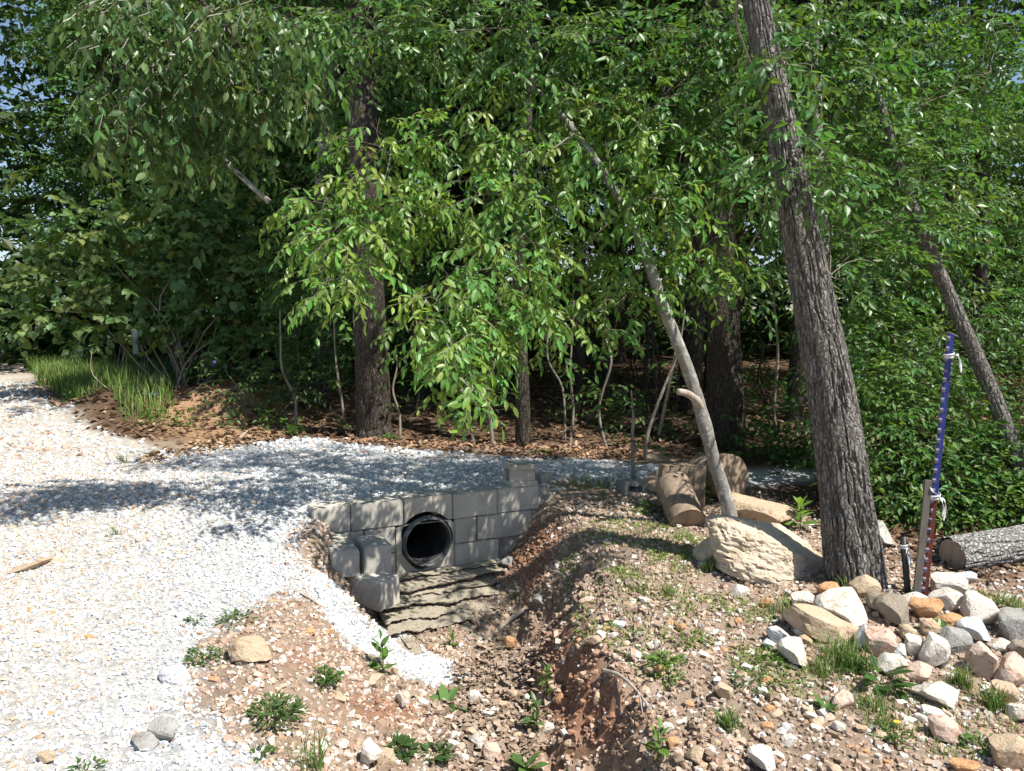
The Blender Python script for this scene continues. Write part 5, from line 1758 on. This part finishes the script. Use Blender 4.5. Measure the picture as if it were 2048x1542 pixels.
for a in [
 (765, 1350, .20, 12, .11, 'upright lance leaved weed on the ditch shoulder'),
 (650, 1362, .075, 190, .028, 'round dense green clump of small leaves by the tan patch', (.075, .16, .035), 'bush', None, 'mid', 1.1),
 (892, 1412, .05, 8, .13, 'broad leaved rosette weed in the ditch bottom', (.10, .20, .05), 'rosette'),
 (1092, 1390, .16, 16, .075, 'leafy upright weed at the foot of the eroded bank'),
 (1072, 1465, .17, 13, .095, 'weed with grey green pointed leaves in the ditch', (.09, .17, .06)),
 (1052, 1540, .10, 8, .13, 'wide leaved weed at the bottom edge of the ditch', (.10, .19, .05), 'rosette'),
 (1315, 1520, .14, 12, .09, 'bright broad leaved weed below the eroded face', (.13, .24, .045)),
 (545, 1440, .11, 230, .036, 'large feathery green clump on the road edge', (.085, .15, .045), 'bush', None, 'mid', 1.25),
 (790, 1500, .05, 60, .06, 'dark lobed leaf clump near the bottom edge', (.06, .12, .035), 'bush', None, 'hi', 1.6),
 (860, 1515, .05, 50, .055, 'second dark lobed clump right of the first', (.06, .12, .035), 'bush', None, 'hi', 1.7),
 (410, 1318, .08, 110, .03, 'small green clump left of the pitted tan boulder', (.085, .165, .045), 'bush', None, 'mid', 1.2),
 (470, 1240, .05, 90, .028, 'flat spreading green weed above the pitted tan boulder', (.07, .14, .035), 'bush', None, 'mid', 2.4),
 (390, 1245, .05, 40, .028, 'tiny green weed at the edge of the gravel', (.07, .14, .035), 'bush', None, 'mid', 1.4),
 (1755, 1365, .09, 30, .10, 'broad leaved dark weed in front of the low white stone', (.06, .135, .035), 'bush', None, 'hi', 1.2),
 (1335, 1325, .05, 90, .032, 'bright clover patch on the bank', (.12, .24, .045), 'bush', None, 'mid', 1.9),
 (1500, 1360, .05, 110, .03, 'dark clover mat on the right of the bank', (.06, .14, .035), 'bush', None, 'mid', 2.6),
 (1385, 1285, .06, 70, .03, 'yellowish seedling patch on the bank', (.15, .22, .04), 'bush', None, 'mid', 1.8),
 (1545, 1320, .05, 70, .034, 'seedling patch beside the flat bluish stone', (.10, .20, .04), 'bush', None, 'mid', 1.8),
 (905, 1295, .12, 12, .06, 'small weed on the lowest rock ledge', (.12, .22, .04)),
 (1030, 1195, .03, 5, .06, 'tiny bright seedling between the ledges and the red bank', (.16, .30, .05), 'rosette'),
 (1600, 1062, .20, 14, .15, 'bright five leaved sprout right of the tan boulder', (.15, .27, .055)),
 (1415, 1010, .20, 18, .10, 'leafy weed in front of the log rounds', (.085, .18, .04)),
 (1310, 1025, .16, 60, .05, 'nettle like weed at the left of the log rounds', (.08, .17, .035), 'bush', None, 'mid', .7),
 (1280, 1030, .07, 30, .04, 'small yellow green weed below the hollow block', (.13, .23, .045), 'bush', None, 'mid', 1.2),
 (1205, 1005, .15, 9, .06, 'thin pale seedling left of the hollow block', (.14, .25, .06)),
 (1320, 1085, .05, 50, .03, 'low yellow weed in front of the lowest log', (.14, .22, .05), 'bush', None, 'mid', 1.5),
 (590, 868, .14, 60, .06, 'green weed at the litter edge of the drive', (.07, .16, .035), 'bush', None, 'mid', .8),
 (782, 880, .10, 70, .04, 'bright weed at the foot of the stout dark trunk', (.11, .22, .045), 'bush', None, 'mid', 1.0),
 (1085, 905, .08, 60, .045, 'green weed at the back of the gravel pad', (.10, .20, .04), 'bush', None, 'mid', 1.2),
 (1650, 1420, .05, 12, .07, 'flat weed beside the lone pink stone', (.09, .18, .04), 'rosette'),
 (1790, 1475, .05, 60, .035, 'weed with a yellow flower on the right bank', (.09, .18, .04), 'bush', None, 'mid', 1.6),
 (1970, 1500, .08, 60, .04, 'leafy weed left of the large tan brown rock', (.08, .17, .04), 'bush', None, 'mid', 1.0),
 (1880, 1258, .05, 6, .07, 'seedling growing on the tan stone in the pile', (.10, .20, .045), 'rosette'),
 (1980, 1085, .12, 40, .05, 'young creeper sprig over the fallen log', (.10, .20, .04), 'bush', None, 'mid', .9),
 (1820, 1190, .05, 30, .04, 'small leafy sprig behind the black pipe stub', (.10, .20, .04), 'bush', None, 'mid', 1.2),
 (170, 1548, .06, 30, .03, 'small green weed at the bottom left', (.08, .16, .04), 'bush', None, 'mid', 1.2),
 (520, 1510, .04, 40, .03, 'tiny weed in the gravel near the coarse grass', (.08, .16, .04), 'bush', None, 'mid', 1.2),
]:
    weed(*a)
# yellow flower
b = G(1793, 1470); b[2] += .055
mb = MB()
for k in range(8):
    a0 = k * math.pi / 4
    mb.add([(0, 0, 0), (.011 * math.cos(a0 - .3), .011 * math.sin(a0 - .3), .004), (.018 * math.cos(a0), .018 * math.sin(a0), .003), (.011 * math.cos(a0 + .3), .011 * math.sin(a0 + .3), .004)], [(0, 1, 2, 3)])
link('flower', mb.mesh('flower', M_YELLOW), None, b, label='small yellow flower on the right bank', category='flower')
# violet flower on the left bank
b = S(428, 728, 9.6)
V, F = rock_arrays(5, 2, 6, .2)
link('flower', make_mesh('flower', V * np.array([.03, .03, .045]), F, M_PURPLE), None, b, label='violet flower in the shade on the left bank', category='flower')
# pale plastic scraps
def scrap(px, py, Y, w, h, label, seed):
    c = S(px, py, Y)
    u = np.linspace(-.5, .5, 9)
    U, Vv = np.meshgrid(u, np.linspace(-.5, .5, 13))
    P = np.stack([U.ravel() * w, .25 * w * fbm(np.stack([U.ravel() * 4, Vv.ravel() * 4, U.ravel() * 0 + seed], 1), 2, seed), Vv.ravel() * h], 1)
    P[:, 0] *= .5 + .5 * np.abs(np.sin(Vv.ravel() * 5 + seed)) 
    i = (np.arange(12)[:, None] * 9 + np.arange(8)[None]).ravel()
    o = link('plastic_scrap', make_mesh('plastic_scrap', P, np.stack([i, i + 1, i + 10, i + 9], 1), M_SCRAP, None, True), None, c, label=label, category='litter')
    o.modifiers.new('thickness', 'SOLIDIFY').thickness = .002
scrap(270, 685, 10.3, .08, .34, 'pale plastic strip hanging in the shrub at the left bank', 3)
c = G(300, 800)
scrap(298, 795, c[1], .24, .12, 'crumpled white plastic in the verge grass', 6)

# ---------------------------------------------------------------- leaf litter
def litter(name, P, label, lo=.04, hi=.085, palette=((.15, .085, .05), (.20, .12, .07), (.11, .07, .042), (.27, .18, .11), (.18, .10, .06))):
    r = np.random.default_rng(len(P))
    n = len(P)
    O = np.column_stack([P, hgt(P[:, 0], P[:, 1]) + r.uniform(.004, .02, n)])
    M = yaw_frames(r.uniform(0, 6.28, n), .45, r)
    Z = r.uniform(lo, hi, n)
    T = np.array(palette)[r.integers(0, len(palette), n)] * r.uniform(.7, 1.25, n)[:, None]
    link(name, leaf_mesh(name, M, O, Z, T, 'lo', M_LITTER), kind='stuff', label=label, category='leaf litter')
r = np.random.default_rng(91)
P = visible_xy(30000, 7.4, 16, r, .1)
c_, g_, w_, k_ = zone_color(P)
P = P[(r.uniform(size=len(P)) < w_ * (1 - g_) * .9)]
litter('leaf_litter', P, 'brown fallen leaves carpeting the floor of the wood', .06, .12)
P = visible_xy(9000, 4.2, 7.2, r, .1, .55, 1.0)
c_, g_, w_, k_ = zone_color(P)
P = P[(r.uniform(size=len(P)) < w_ * .7)]
litter('leaf_litter', P, 'brown leaves on the ground behind the posts and fallen log', .035, .08)
q = plan([(960, 1290), (1080, 1260), (1130, 1400), (1060, 1542), (900, 1542), (860, 1400)])
P = r.uniform(q.min(0), q.max(0), (2600, 2))
P = P[sdist(P, q) + .12 * n2(P[:, 0], P[:, 1], 3, 2, 4) > 0]
litter('leaf_litter', P, 'greyish brown dead leaves in the ditch bottom', .03, .065, ((.26, .19, .14), (.32, .24, .18), (.20, .14, .10), (.38, .29, .22)))
q = plan([(290, 930), (400, 905), (590, 880), (600, 868), (430, 880), (300, 905)])
P = r.uniform(q.min(0), q.max(0), (1500, 2))
P = P[sdist(P, q) + .25 * n2(P[:, 0], P[:, 1], 3, 2, 4) > 0]
litter('leaf_litter', P, 'brown leaves blown along the left edge of the gravel pad', .05, .09, ((.30, .20, .12), (.38, .27, .17), (.24, .15, .09)))
q = plan([(640, 885), (830, 880), (1010, 890), (1300, 905), (1300, 925), (1000, 912), (830, 898)])
P = r.uniform(q.min(0), q.max(0), (4000, 2))
P = P[sdist(P, q) + .2 * n2(P[:, 0], P[:, 1], 3, 2, 4) > 0]
litter('leaf_litter', P, 'reddish brown leaves along the back edge of the gravel pad', .04, .08, ((.34, .20, .12), (.28, .16, .10), (.42, .29, .19)))

def seedlings(name, P, label, leaf, base, lift, per=4):
    r = np.random.default_rng(len(P) + 3)
    n = len(P) * per
    O = np.repeat(np.column_stack([P, hgt(P[:, 0], P[:, 1])]), per, 0) + np.column_stack([r.normal(size=(n, 2)) * leaf * .5, r.uniform(.2, 1, n) * lift])
    M = yaw_frames(r.uniform(0, 6.28, n), .4, r)
    link(name, leaf_mesh(name, M, O, leaf * r.uniform(.6, 1.2, n), np.array(base)[None] * r.uniform(.7, 1.3, n)[:, None], 'mid', M_LEAF), kind='stuff', label=label, category='undergrowth')
r = np.random.default_rng(95)
q = plan([(1120, 1110), (1280, 1040), (1400, 1090), (1460, 1220), (1640, 1300), (1640, 1400), (1350, 1340), (1180, 1230)])
P = r.uniform(q.min(0), q.max(0), (5200, 2))
P = P[(sdist(P, q) > -.1) & (n2(P[:, 0], P[:, 1], 3.2, 3, 19) > .05)]
seedlings('seedlings', P, 'tiny yellow green seedlings sprinkled over the stony bank', .018, (.19, .29, .06), .025)
P = visible_xy(2600, 8.2, 15, r, .05)
c_, g_, w_, k_ = zone_color(P)
P = P[(w_ * (1 - g_) > .6) & (n2(P[:, 0], P[:, 1], .9, 3, 23) > .0)]
seedlings('undergrowth', P, 'low green undergrowth on the shaded floor of the wood', .07, (.07, .15, .03), .22, 7)
print('tris', sum(len(m.loop_triangles) if m.loop_triangles else sum(p.loop_total - 2 for p in m.polygons[:1]) * len(m.polygons) for m in bpy.data.meshes))
print('objects', len(bpy.data.objects))
